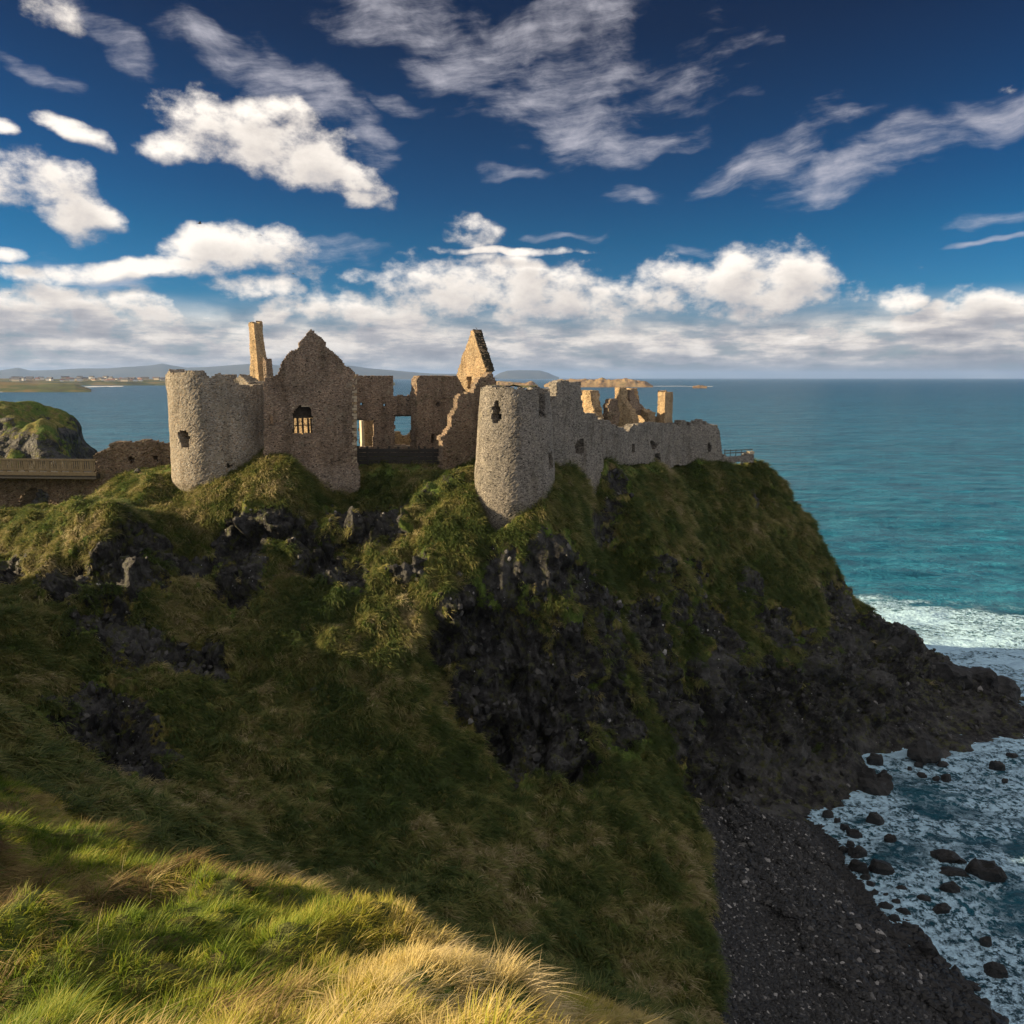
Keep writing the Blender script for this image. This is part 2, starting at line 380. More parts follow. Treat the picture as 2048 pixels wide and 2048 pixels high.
def grass_ground_mat():   # turf, basalt and shingle by where they lie
    m, t, b, p = new_mat('grassy_basalt_slope')
    rock = t.n('ShaderNodeAttribute', attribute_name='rock').outputs['Fac']
    beach = t.n('ShaderNodeAttribute', attribute_name='beach').outputs['Fac']
    # --- turf
    st = t.vec('MULTIPLY', p, (1, 1, .55))
    n1 = t.noise(st, .28, 5, .6, .6); n2 = t.noise(st, 1.7, 6, .7, .8); n3 = t.noise(st, 7, 5, .7)
    g1 = t.ramp(n2, [(.28, (0.0546, 0.0601, 0.0182)), (.45, (0.127, 0.137, 0.0328)), (.58, (0.218, 0.191, 0.0619)), (.75, (0.346, 0.291, 0.127))])
    g2 = t.ramp(n2, [(.28, (0.04, 0.0655, 0.0164)), (.5, (0.091, 0.146, 0.0291)), (.72, (0.182, 0.237, 0.0546))])
    g3 = t.ramp(n2, [(.28, (0.0546, 0.04, 0.0218)), (.5, (0.155, 0.113, 0.0637)), (.72, (0.291, 0.218, 0.127))])
    turf = t.mix(t.mr(n1, .44, .56, 0, 1), g1, g2)
    turf = t.mix(t.mr(t.noise(st, .5, 4, .6), .56, .68, 0, .8), turf, g3)
    turf = t.mix(1.0, turf, t.ramp(n3, [(.3, (.55, .55, .55)), (.7, (1.35, 1.35, 1.35))]), 'MULTIPLY')
    # --- basalt
    rs = t.vec('MULTIPLY', p, (1, 1, .7))
    r1 = t.noise(rs, 1.2, 8, .72, .3)
    vo = t.n('ShaderNodeTexVoronoi', i_Vector=t.vec('ADD', rs, t.vec('MULTIPLY', t.n('ShaderNodeTexNoise', i_Vector=p, i_Scale=2.0).outputs[1], (.5, .5, .5))), i_Scale=1.9)
    rockc = t.ramp(r1, [(.3, (.007, .0075, .0085)), (.46, (.019, .020, .0215)), (.6, (.050, .052, .054)), (.8, (.16, .165, .17))])
    sepc = t.n('ShaderNodeSeparateColor', i_0=vo.outputs['Color'])
    rockc = t.mix(1.0, rockc, t.ramp(sepc.outputs[0], [(.1, (.5, .5, .55)), (.9, (1.5, 1.45, 1.4))]), 'MULTIPLY')
    grey = t.mr(t.noise(p, .22, 6, .68), .50, .62, 0, .6)
    rockc = t.mix(grey, rockc, (.115, .118, .12))
    speck = t.n('ShaderNodeTexVoronoi', i_Vector=p, i_Scale=3.4)
    sc2 = t.n('ShaderNodeSeparateColor', i_0=speck.outputs['Color'])
    spm = t.math('MULTIPLY', t.mr(speck.outputs['Distance'], .12, .2, 1, 0), t.mr(sc2.outputs[1], .86, .88, 0, 1))
    spm = t.math('MULTIPLY', spm, t.mr(t.noise(p, .5, 3), .5, .6, 0, 1))
    rockc = t.mix(spm, rockc, (.55, .56, .58))
    mossn = t.mr(t.noise(p, 1.2, 7, .75), .52, .60, 0, .85)
    rockc = t.mix(t.math('MULTIPLY', mossn, t.mr(t.noise(p, .3, 3), .38, .52, 0, 1)), rockc, (.07, .080, .022))
    rk = t.mr(t.math('ADD', rock, t.math('MULTIPLY', t.math('SUBTRACT', t.noise(p, .5, 8, .74), .5), 2.9)), .42, .56, 0, 1)
    col = t.mix(rk, turf, rockc)
    # --- shingle
    pv = t.n('ShaderNodeTexVoronoi', i_Vector=p, i_Scale=2.6)
    ps = t.n('ShaderNodeSeparateColor', i_0=pv.outputs['Color'])
    shin = t.ramp(ps.outputs[0], [(0, (.004, .0045, .006)), (.6, (.010, .0115, .014)), (.93, (.03, .033, .036)), (1, (.13, .135, .14))])
    bk = t.mr(t.math('ADD', beach, t.math('MULTIPLY', t.math('SUBTRACT', t.noise(p, .7, 5, .7), .5), .5)), .45, .55, 0, 1)
    col = t.mix(bk, col, shin)
    t.set(b.inputs['Base Color'], col)
    t.set(b.inputs['Roughness'], t.mr(rk, 0, 1, .95, .62)); b.inputs['Specular IOR Level'].default_value = .25
    hg = t.math('ADD', t.math('MULTIPLY', n3, .5), n2)
    hr = t.math('ADD', t.math('MULTIPLY', r1, 1.6), t.math('MULTIPLY', vo.outputs['Distance'], .8))
    h = t.n('ShaderNodeMix', data_type='FLOAT', i_0=rk, i_2=hg, i_3=hr).outputs[0]
    h = t.n('ShaderNodeMix', data_type='FLOAT', i_0=bk, i_2=h, i_3=t.math('MULTIPLY', pv.outputs['Distance'], -.8)).outputs[0]
    bump(t, b, h, 1.0, .35)
    return m


M['ground'] = grass_ground_mat()


def rock_mat(name, lo, hi, wet=.5):
    m, t, b, p = new_mat(name)
    r1 = t.noise(p, 1.6, 8, .7)
    c = t.ramp(r1, [(.3, lo), (.7, hi)])
    t.set(b.inputs['Base Color'], c); b.inputs['Roughness'].default_value = wet
    bump(t, b, t.noise(p, 3, 7, .75), .9, .35)
    return m


M['wet_rock'] = rock_mat('wet_basalt', (.006, .007, .008), (.026, .028, .030), .4)
M['dry_rock'] = rock_mat('shore_basalt', (.008, .009, .010), (.036, .038, .040), .7)


def blade_mat(name, stops, transl=.35, instancer=True):
    m, t, b, p = new_mat(name)
    a = t.n('ShaderNodeAttribute', attribute_name='tint', attribute_type='INSTANCER' if instancer else 'GEOMETRY')
    tip = t.n('ShaderNodeAttribute', attribute_name='tip')
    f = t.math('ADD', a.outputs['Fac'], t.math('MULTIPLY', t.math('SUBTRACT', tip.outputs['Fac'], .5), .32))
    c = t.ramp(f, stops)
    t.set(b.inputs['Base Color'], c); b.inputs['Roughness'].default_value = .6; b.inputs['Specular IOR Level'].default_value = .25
    tr = t.n('ShaderNodeBsdfTranslucent', i_Color=c)
    mx = t.n('ShaderNodeMixShader', i_0=transl); t.t.links.new(b.outputs[0], mx.inputs[1]); t.t.links.new(tr.outputs[0], mx.inputs[2])
    out = [n for n in t.t.nodes if n.bl_idname == 'ShaderNodeOutputMaterial'][0]
    t.t.links.new(mx.outputs[0], out.inputs[0])
    return m


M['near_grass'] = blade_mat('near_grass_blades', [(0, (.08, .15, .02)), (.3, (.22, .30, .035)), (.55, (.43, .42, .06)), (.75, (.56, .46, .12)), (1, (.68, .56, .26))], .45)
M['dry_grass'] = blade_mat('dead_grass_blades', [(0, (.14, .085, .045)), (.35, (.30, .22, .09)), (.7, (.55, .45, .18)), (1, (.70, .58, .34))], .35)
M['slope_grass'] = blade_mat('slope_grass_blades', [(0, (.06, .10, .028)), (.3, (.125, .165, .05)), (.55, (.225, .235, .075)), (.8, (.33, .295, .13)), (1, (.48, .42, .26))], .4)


def water_mat():
    m, t, b, p = new_mat('sea_water')
    foam = t.n('ShaderNodeAttribute', attribute_name='foam').outputs['Fac']
    shal = t.n('ShaderNodeAttribute', attribute_name='shallow').outputs['Fac']
    far = t.n('ShaderNodeAttribute', attribute_name='far').outputs['Fac']
    big = t.noise(t.vec('MULTIPLY', p, (.35, 1, 1)), .012, 4, .6)
    c = t.mix(far, (.024, .175, .285), (.007, .085, .18))
    c = t.mix(t.mr(big, .35, .65, 0, .6), c, t.mix(far, (.012, .115, .18), (.004, .055, .125)))
    rip = t.noise(t.vec('MULTIPLY', p, (.3, 1, 1)), .16, 6, .68)
    c = t.mix(1.0, c, t.ramp(rip, [(.32, (.45, .5, .55)), (.5, (1, 1, 1)), (.68, (1.75, 1.6, 1.5))]), 'MULTIPLY')
    c = t.mix(shal, c, (.006, .050, .070))
    # lacy foam
    wn = t.n('ShaderNodeTexNoise', i_Vector=p, i_Scale=.30, i_Detail=5.0, i_Roughness=.65)
    q = t.vec('ADD', p, t.vec('MULTIPLY', t.vec('SUBTRACT', wn.outputs[1], (.5, .5, .5)), (7, 7, 0)))
    q = t.vec('MULTIPLY', q, (.62, 1.05, 0))
    def lace(sc_, wd):
        v = t.n('ShaderNodeTexVoronoi', feature='DISTANCE_TO_EDGE', i_Vector=q, i_Scale=sc_)
        return t.mr(v.outputs[0], 0, wd, 1, 0)
    l1 = lace(.5, .2); l2 = lace(1.3, .26)
    n1 = t.noise(t.vec('MULTIPLY', q, (.7, 1, 1)), .15, 8, .66); n2 = t.noise(p, 1.6, 6, .75)
    lc = t.math('MAXIMUM', l1, l2)
    lc = t.mr(t.math('MULTIPLY', lc, t.mr(n2, .36, .56, .1, 1.3)), .25, .7, 0, 1, True)
    f = t.math('ADD', t.math('MULTIPLY', foam, 1.2), t.math('MULTIPLY', t.math('SUBTRACT', n1, .5), t.mr(foam, .02, .22, .4, 4.4)))
    solid = t.mr(t.math('ADD', f, t.math('MULTIPLY', t.math('SUBTRACT', n2, .5), 2.2)), .70, 1.05, 0, 1, True)
    lacy = t.math('MULTIPLY', lc, t.mr(f, .04, .5, 0, 1, True))
    fm = t.math('MAXIMUM', solid, lacy)
    thin = t.math('MULTIPLY', t.mr(f, .25, .9, 0, .08), t.mr(n2, .4, .6, 0, 1))
    fm = t.math('MAXIMUM', fm, thin, clamp=True)
    # small whitecaps out at sea
    wc = t.mr(t.noise(t.vec('MULTIPLY', p, (.35, 1, 0)), .11, 6, .75), .74, .80, 0, .5)
    fm = t.math('MAXIMUM', fm, wc)
    t.set(b.inputs['Base Color'], t.mix(fm, c, (.50, .78, 1.0)))
    t.set(b.inputs['Roughness'], t.mr(fm, 0, 1, .28, .8)); b.inputs['IOR'].default_value = 1.33
    b.inputs['Specular IOR Level'].default_value = .22
    s1 = t.vec('MULTIPLY', p, (.5, 1, 1))
    h = t.math('ADD', t.math('MULTIPLY', t.noise(s1, .13, 4, .6), 2.6), t.math('ADD', t.math('MULTIPLY', t.noise(s1, .5, 5, .65), 1.0), t.math('MULTIPLY', t.noise(p, 2.2, 4, .6), .22)))
    h = t.math('ADD', h, t.math('MULTIPLY', t.noise(s1, .03, 3, .5), 7))
    h = t.math('ADD', h, t.math('MULTIPLY', fm, .15))
    bump(t, b, h, 1.0, 2.4)
    return m


M['water'] = water_mat()


def land_mat(name, stops, scale):
    m, t, b, p = new_mat(name)
    n = t.noise(p, scale, 6, .65)
    t.set(b.inputs['Base Color'], t.ramp(n, stops)); b.inputs['Roughness'].default_value = .95; b.inputs['Specular IOR Level'].default_value = .1
    return m


M['hill'] = land_mat('heather_hills', [(.35, (.035, .04, .03)), (.65, (.08, .075, .045))], .0012)
M['coast'] = land_mat('coastal_fields', [(.35, (.05, .05, .03)), (.48, (.07, .09, .03)), (.58, (.16, .12, .05)), (.7, (.10, .08, .04))], .006)
M['skerry'] = land_mat('bare_skerry_rock', [(.35, (.14, .09, .05)), (.55, (.36, .25, .13)), (.7, (.22, .18, .09))], .03)

# ------------------------------------------------------------------ terrain
PTS = []          # x, y, z control points
def px(*rows):
    for r in rows: PTS.append(ray(*r))
def pw(*rows):
    for r in rows: PTS.append(np.array(r, float))
# top of the castle rock
pw((-32, 82, 32.6), (-20, 84, 32.6), (-20, 92, 32.8), (0, 92, 32.5), (-8, 84, 32.6), (12, 94, 31.8), (22, 98, 31), (-38, 88, 32), (-40, 95, 30), (-20, 101, 30), (5, 101, 30.5), (31, 102, 30),
   (-44, 84, 31.0), (-44, 92, 30))
# just in front of the walls
FEET = [(345, 985, 74.5), (372, 1000, 73), (430, 968, 72.5), (480, 955, 73), (520, 925, 73), (545, 914, 73.5), (590, 922, 73), (618, 948, 74.3), (640, 985, 74.6), (690, 1004, 75.5), (722, 960, 78.5), (740, 928, 80),
   (800, 922, 81), (880, 926, 81), (935, 945, 77), (950, 985, 70), (968, 1028, 68.2), (1010, 1026, 68), (1060, 1008, 68.6), (1098, 970, 70), (1130, 955, 73), (1165, 978, 75), (1188, 985, 76.5),
   (1210, 925, 79.5), (1240, 918, 84), (1290, 936, 87), (1330, 926, 90), (1400, 914, 97), (1440, 912, 102), (1500, 914, 104)]
px(*FEET)
# seaward silhouette of the rock and its flank
px((1530, 928, 104), (1565, 975, 103.5), (1610, 1045, 103.5), (1648, 1115, 104), (1690, 1185, 105), (1712, 1225, 105))
pw((40, 107, 17), (50, 109, 4), (30, 108, 20), (55, 113, -1), (10, 108, 14), (10, 117, -1), (-30, 107, 12), (-30, 117, -1), (40, 119, -2), (22, 112, 4))
px((1400, 1000, 93), (1500, 1000, 98), (1560, 1060, 98), (1400, 1100, 86), (1400, 1200, 80), (1400, 1300, 76), (1400, 1500, 70), (1400, 1580, 66), (1480, 1120, 90), (1480, 1250, 83), (1500, 1400, 77),
   (1500, 1520, 72), (1600, 1120, 98), (1600, 1200, 91), (1600, 1300, 84), (1600, 1400, 79), (1600, 1500, 74.5), (1680, 1520, 74), (1700, 1450, 78), (1700, 1350, 86), (1700, 1290, 94), (1740, 1260, 103), (1300, 1000, 84), (1300, 1130, 77),
   (1300, 1280, 72), (1300, 1450, 67), (1300, 1560, 62))
# low rocky spit
px((1760, 1278, 101), (1795, 1268, 103), (1830, 1315, 100), (1900, 1352, 95), (1960, 1380, 92), (2020, 1400, 90), (1800, 1400, 88), (1850, 1430, 86), (1920, 1430, 87), (1790, 1340, 95))
# coast line (z = 0) and the sea bed beyond it
coast = [(1705, 1578), (1735, 1560), (1720, 1520), (1715, 1508), (1800, 1490), (1870, 1510), (1930, 1495), (1900, 1468), (1990, 1470), (2060, 1478), (2060, 1420), (1990, 1372), (1900, 1330), (1850, 1315)]
for c_ in coast: PTS.append(ray_z(c_[0], c_[1], .1))
bshore = [(1690, 1600), (1650, 1610), (1650, 1680), (1680, 1730), (1720, 1790), (1780, 1860), (1830, 1900), (1890, 1970), (1950, 2010), (2000, 2060), (2080, 2140)]
for c_ in bshore: PTS.append(ray_z(c_[0], c_[1], .05))
for c_ in [(1750, 1650), (1760, 1720), (1830, 1790), (1900, 1880), (2000, 1960), (2060, 2030), (1800, 1540), (1950, 1530), (2060, 1540), (2060, 1700), (2000, 1360), (1950, 1330), (2060, 1370), (1850, 1290), (1760, 1240)]:
    PTS.append(ray_z(c_[0], c_[1], -1.3))
# shingle beach
for c_ in [(1415, 1680, 2.9), (1425, 1760, 2.8), (1450, 1920, 2.7), (1475, 2040, 2.7), (1500, 1650, 2.2), (1580, 1650, 1.2), (1500, 1750, 2.2), (1600, 1800, 1.4), (1435, 1850, 2.8), (1510, 1950, 2.4), (1700, 1950, 1.2), (1480, 2040, 2.6), (1700, 2060, 1.4), (1850, 2060, .9), (1600, 2140, 2), (1650, 2350, 2.2)]:
    PTS.append(ray_z(*c_))
# the grass gully between the rock and the mainland
px((1200, 1010, 79), (1200, 1120, 76), (1200, 1250, 69), (1180, 1400, 63), (1100, 1400, 61.8), (1100, 1530, 58.3), (1200, 1530, 59), (1200, 1650, 53), (1200, 1800, 46), (1200, 2000, 38), (1330, 1620, 57), (1350, 1700, 53), (1368, 1760, 50), (1355, 1850, 46), (1380, 1900, 44), (1395, 1970, 41.5), (1415, 2060, 38.6),
   (1000, 1060, 70), (1000, 1150, 69), (1000, 1290, 64.5), (1000, 1420, 61.2), (1000, 1530, 58), (1000, 1600, 52), (1000, 1700, 46), (1000, 1850, 39), (1100, 2000, 33),
   (800, 1000, 75), (800, 1100, 68), (800, 1250, 61.5), (800, 1400, 57), (800, 1600, 48), (800, 1750, 41),
   (600, 1070, 70), (600, 1200, 63.5), (600, 1400, 55), (600, 1600, 46), (600, 1750, 38),
   (400, 1120, 69), (400, 1240, 62), (400, 1400, 53), (400, 1600, 44), (200, 1240, 56.5), (200, 1350, 51), (200, 1550, 41), (0, 1250, 52.5), (0, 1400, 45), (0, 1550, 37), (-250, 1350, 45))
# lit ridge on the left
px((0, 1052, 73), (60, 1024, 70), (130, 1007, 67), (200, 1014, 65), (250, 1035, 64.3), (300, 1062, 65.5), (280, 1078, 64.3), (0, 1120, 67), (60, 1110, 65), (120, 1230, 57.8), (200, 1150, 60.8), (130, 1100, 63.2), (0, 1180, 61.5), (340, 1090, 69),
   (290, 1020, 72), (300, 965, 75), (330, 940, 77), (285, 960, 77), (400, 1040, 71), (420, 1010, 71.5), (350, 1040, 71))
# dark hollow behind the ridge, foot of the bridge
pw((-49, 76, 26), (-43, 75, 26), (-56, 76, 26), (-62, 80, 27), (-50, 83, 27), (-70, 82, 28), (-46, 81, 27.5), (-60, 92, 24), (-50, 96, 24), (-70, 100, 20), (-60, 110, 3), (-60, 120, -1), (-45, 106, 9))
# foreground shoulder
px((650, 1860, 8.2), (760, 1900, 7.4), (870, 1915, 6.9), (940, 1945, 6.5), (1030, 2000, 6.1), (1110, 2060, 5.8), (1160, 2130, 5.5), (450, 1785, 10.2), (350, 1745, 11.6), (200, 1708, 13.4), (100, 1652, 15), (0, 1612, 16.5),
   (-150, 1560, 19), (300, 2048, 4.7), (600, 2048, 4.75), (900, 2048, 4.9), (0, 2048, 4.8), (0, 1900, 6.4), (200, 1900, 6.6), (400, 1890, 7), (600, 1930, 6.3), (0, 1750, 9.5), (200, 1780, 9.5), (800, 1965, 5.9), (1000, 2060, 5.2))
pw((0, 0, 40.3), (-3, 1.5, 40), (3, 1.5, 39.6), (7, 3, 34.5), (4, 3.6, 35.8), (3, 5.6, 33.2), (5, 5, 32.2), (6, 6.5, 30.5), (12, 8, 28), (-8, 1, 39.2), (20, 8, 22), (30, 20, 6), (25, 30, 3), (45, 12, 2), (40, 25, 1.6))
pw((1, 12, 30), (-3, 14, 29), (-6, 17, 27), (3, 9, 31.5), (4, 20, 22), (12, 20, 16), (-5, 26, 20), (4, 30, 14), (-12, 24, 25), (-16, 30, 23), (15, 30, 9))
# the mainland to the left, outside the picture: it throws the gully into shade
pw((-8, 4.8, 37.4), (-12, 5, 38.3), (-8, 7.2, 37.3), (-14, 11, 35.3), (-19, 12, 35.9), (-22, 17, 35.6), (-17, 5, 39.3), (-24, 5, 40.5), (-26, 22, 39), (-45, 30, 43), (-45, 10, 44), (-60, 40, 42), (-62, 52, 40), (-50, 50, 30), (-60, 57, 36.5), (-48, 62, 26.5), (-56, 66, 25), (-66, 62, 27), (-42, 44, 33), (-80, 60, 33), (-80, 40, 44), (-90, 10, 46), (-60, 20, 45), (-95, 78, 31), (-85, 95, 24), (-34, 32, 33))
PTS = np.array(PTS)
KW = rbf_fit(PTS[:, :2], PTS[:, 2])


def base_height(x, y):
    xc = np.clip(x, -100, 75)
    h = rbf_eval(PTS[:, :2], KW, np.stack([xc.ravel(), y.ravel()], 1)).reshape(x.shape)
    # the land on the left stays lower beyond the gully, so that the ridge and castle catch the sun
    cap = np.interp(y, [0, 52, 57, 61, 75, 100], [46, 45, 39, 29.5, 29, 26])
    k = np.clip((-50 - x) / 12, 0, 1)
    return np.where(x < -50, np.minimum(h, cap * k + 60 * (1 - k)), h)


# dark outcrops: centre from where they stand, and a radius in metres
OUTCROPS = [(225, 1490, 45, 3.0), (275, 1540, 43, 2.0), (180, 1440, 48, 2.4), (140, 1190, 60, 2.2), (20, 1165, 63, 2.2), (250, 1140, 62, 2.6), (200, 1250, 56.5, 2.2), (270, 1290, 56, 2.6), (330, 1340, 56, 2.6), (400, 1340, 57, 2.2),
    (275, 1070, 64.5, 1.6), (310, 1130, 66, 2.6), (380, 1150, 67, 2.2), (480, 1080, 69, 2.4), (470, 1160, 66, 2.2), (490, 1190, 65, 1.8), (600, 1080, 70, 2), (640, 1120, 68, 2.2), (690, 1160, 66, 1.8), (740, 1050, 72, 3.0), (800, 1060, 71, 1.8), (700, 1060, 72, 2),
    (880, 1030, 73, 1.6), (920, 1000, 73, 1.2), (820, 1150, 66, 1.6), (560, 1060, 70, 1.8),
    (1090, 1140, 68, 2.2), (1010, 1150, 66, 1.5), (1150, 1180, 69, 1.8), (1230, 1010, 77, 1.5), (1240, 960, 80, 1.2), (1230, 1060, 76, 1.5), (920, 1240, 64, 2), (960, 1290, 62.5, 2.2), (890, 1300, 62, 1.6), (950, 1380, 61.5, 3.2), (1030, 1350, 62, 3.9), (1100, 1420, 61.5, 3.9), (1020, 1450, 60, 3.9), (980, 1290, 63.5, 2.6),
    (1110, 1500, 59, 3.2), (1160, 1320, 64, 2.6), (1240, 1300, 67, 2.6), (1240, 1420, 64.5, 2.6), (1300, 1250, 73, 2.4), (1320, 1380, 70, 3), (1220, 1200, 70, 1.8), (1320, 1160, 78, 1.8), (1350, 1220, 78, 2), (1430, 1260, 80, 3.4), (1450, 1400, 75, 4), (1540, 1260, 86, 2.6), (1560, 1400, 78, 4),
    (1440, 1520, 70, 3), (1350, 1510, 68, 2.4), (1480, 1180, 88, 2), (1380, 1160, 84, 2), (1640, 1150, 104, 2.6), (1600, 1180, 98, 2.2), (1660, 1230, 98, 3.5), (1650, 1350, 85, 4), (1620, 1480, 77, 5), (1700, 1300, 92, 3), (1500, 1590, 68, 4), (1400, 1560, 66, 2.4), (1480, 960, 104, 1.5), (1500, 1010, 99, 1.2),
    (1380, 1450, 72, 3), (1740, 1420, 84, 6), (1800, 1340, 94, 6), (1850, 1420, 87, 6), (1950, 1420, 88, 7), (1200, 1480, 61, 1.5)]
OC = np.array([np.append(ray(a, b, c), d) for a, b, c, d in OUTCROPS])


def terrain_patch(name, S, Y, amp=1.0):
    s, y = np.meshgrid(S, Y); x = s * y
    z = base_height(x, y)
    # smoothing the creases of the fit a little along depth
    P = np.stack([x, y, z], -1)
    return P


def analyse(P):
    gy = np.gradient(P, axis=0); gx = np.gradient(P, axis=1)
    N = np.cross(gx, gy); N /= np.linalg.norm(N, axis=-1, keepdims=True) + 1e-9
    N[N[..., 2] < 0] *= -1
    return N


def rock_mask(P, N):
    near = np.zeros(P.shape[:2])
    for cx, cy, cz, r in OC:
        d = ((P[..., 0] - cx) ** 2 + (P[..., 1] - cy) ** 2 + ((P[..., 2] - cz) * .8) ** 2) / (r * r)
        near = np.maximum(near, np.exp(-d * .72))
    slope = 1 - N[..., 2]
    low = np.clip((14 - P[..., 2]) / 10, 0, 1) * np.clip((P[..., 0] - 17) / 8, 0, 1)
    near = np.clip(near * 1.25, 0, 1)
    m = near * .95 + np.clip((slope - .52) * 1.1, 0, .35) + low * (.40 + .45 * np.clip((7 - P[..., 2]) / 4, 0, 1))
    spit = np.clip((P[..., 0] - 37) / 4, 0, 1) * np.clip((9 - P[..., 2]) / 3, 0, 1)
    return np.clip(np.maximum(m, spit), 0, 1)


def beach_mask(P):
    x, y, z = P[..., 0], P[..., 1], P[..., 2]
    m = np.clip((3.9 - z) / 1.2, 0, 1) * np.clip((x - 8) / 2, 0, 1) * np.clip((66 - y) / 4, 0, 1)
    return m


S_in = np.linspace(-.86, .90, 640)
S_out = np.array([-9, -7, -5.5, -4.2, -3.4, -2.8, -2.3, -1.9, -1.6, -1.4, -1.25, -1.12, -1.02, -.95, -.90])
S_right = np.array([.94, 1.0, 1.1, 1.3, 1.6, 2, 3, 5])
S = np.concatenate([S_out, S_in, S_right])
Yr = [.6]
while Yr[-1] < 138:
    yy = Yr[-1]
    Yr.append(yy + (.10 if yy < 12 else .22 if yy < 34 else .135 if yy < 112 else .5))
Y = np.array(Yr)
P = terrain_patch('t', S, Y)
N = analyse(P)
rock = rock_mask(P, N); beach = beach_mask(P)
fore = np.clip((24 - P[..., 1]) / 6, 0, 1)
Q = P * (1, 1, .8)
grassy = (1 - rock) * (1 - beach) * (1 - fore)
n_big = fbm(Q, .16, 3, 3) - .5
n_mid = fbm(Q, .42, 4, 5, ridged=True) - .6
n_sm = fbm(Q, 1.3, 4, 9, ridged=True) - .6
n_rk = fbm(Q * (1, 1, .4), .36, 6, 21, .6, ridged=True) - .62
inland = np.clip((P[..., 2] - .6) / 3, 0.15, 1)
yard = np.clip((P[..., 2] - 29) / 2, 0, 1) * np.clip((P[..., 1] - 78) / 3, 0, 1)
mid_k = np.where(P[..., 1] > 24, 1, 0)
disp = (1 - fore) * (1 - beach) * (1 - .8 * yard) * inland * (n_big * 2.6 + n_mid * 1.9 * (1 - rock * .2))
disp += grassy * n_sm * .75 * (1 - .6 * yard)
ridge_k = np.exp(-((P[..., 0] + 37) / 7) ** 2 - ((P[..., 1] - 66) / 9) ** 2)
disp = disp * (1 - .75 * ridge_k) + grassy * ridge_k * (n_sm * .9 + (fbm(P, .9, 2, 77) - .5) * 1.1)
disp += rock * inland * (n_rk * 3.4 + (fbm(Q, 1.9, 4, 31, .6) - .5) * .9)
lump = fbm(P, .62, 3, 41) - .5
disp += fore * (lump * 1.3 + (fbm(P, 1.7, 3, 43) - .5) * .55)
# blocky fractured basalt: every cell of rock stands a little proud or back
rm = rock > .12
def cells(q, seed):
    I = np.floor(q).astype(np.int64); best = np.full(len(q), 9.0); sec = np.full(len(q), 9.0); val = np.zeros(len(q))
    for a in (-1, 0, 1):
        for b in (-1, 0, 1):
            for c in (-1, 0, 1):
                j = I + (a, b, c)
                f = np.stack([hash3(j[:, 0], j[:, 1], j[:, 2], seed + s_) for s_ in (0, 1, 2)], 1) + j
                d = ((f - q) ** 2).sum(1); v = hash3(j[:, 0], j[:, 1], j[:, 2], seed + 3)
                nb_ = d < best; sec = np.where(nb_, best, np.minimum(sec, d)); val = np.where(nb_, v, val); best = np.where(nb_, d, best)
    return val, np.sqrt(sec) - np.sqrt(best)
qq = (P * (1, 1, .5))[rm]; qq = qq + (np.stack([vnoise(qq, .8, 71), vnoise(qq, .8, 72), vnoise(qq, .8, 73)], 1) - .5) * .9
v1, e1 = cells(qq * .30, 101); v2, e2 = cells(qq * 1.15, 111)
blk = (v1 - .5) * 3.2 - .6 * np.exp(-(e1 / .06) ** 2) + (v2 - .5) * .75 - .25 * np.exp(-(e2 / .1) ** 2)
disp[rm] += blk * rock[rm] * inland[rm]
disp += beach * (fbm(P, .8, 3, 51) - .5) * .25
# keep the foot of every wall where it is
foot = np.array([ray(*q_)[:2] for q_ in FEET])
dm = np.full(P.shape[:2], 1e9)
for f_ in foot: dm = np.minimum(dm, (P[..., 0] - f_[0]) ** 2 + (P[..., 1] - f_[1]) ** 2)
disp = disp * (1 - .92 * np.exp(-dm / 6.0)) - .35 * np.exp(-dm / 5.0)
P = P + N * disp[..., None]
# rock ledges hang over a little
sag = (rock * (fbm(Q, .33, 3, 61) - .4))[..., None] * np.array([0.0, -1.2, 0]) * inland[..., None]
P = P + sag
ter = mesh_obj('terrain', P.reshape(-1, 3), grid_faces(len(Y), len(S))[:, ::1], M['ground'], attrs={'rock': ('FLOAT', rock), 'beach': ('FLOAT', beach)})
tag(ter, kind='structure', label='castle rock, grassy gully and shingle shore as one piece of ground')
TN = analyse(P)
TP = P

# ------------------------------------------------------------------ sea
rows = 1 / np.linspace(1 / 33., 1 / 900., 560)
rows = np.concatenate([rows, np.geomspace(930, 33000, 140)])
SS = np.concatenate([np.linspace(-9, -1, 12), np.linspace(-.85, .92, 420), np.linspace(1, 9, 12)])
s, y = np.meshgrid(SS, rows); x = s * y
amp = np.clip(1 - y / 700, 0, 1)
wz = lambda sc_, seed, st: fbm(np.stack([x * st, y, 0 * x], -1), sc_, 2, seed) - .5
z = amp * (wz(.05, 1, .5) * 1.2 + wz(.16, 2, .45) * 1.1 + wz(.45, 3, .6) * .42)
# calm the swell over the shallows; foam from the height of the ground underneath
gz = np.full(x.shape, -20.0)
sel = (y < 138)
gz[sel] = base_height(x[sel], y[sel])
shal = np.clip((gz + 6) / 6, 0, 1) * sel
z = z * (1 - .55 * shal) - .05
foam = np.zeros(x.shape)


def foam_blob(pxx, pyy, rx, ry, a, rot=0.0):
    c = ray_z(pxx, pyy)
    dx, dy = x - c[0], y - c[1]
    ca, sa = math.cos(rot), math.sin(rot)
    u = (dx * ca + dy * sa) / rx; v = (-dx * sa + dy * ca) / ry
    return a * np.exp(-(u * u + v * v))


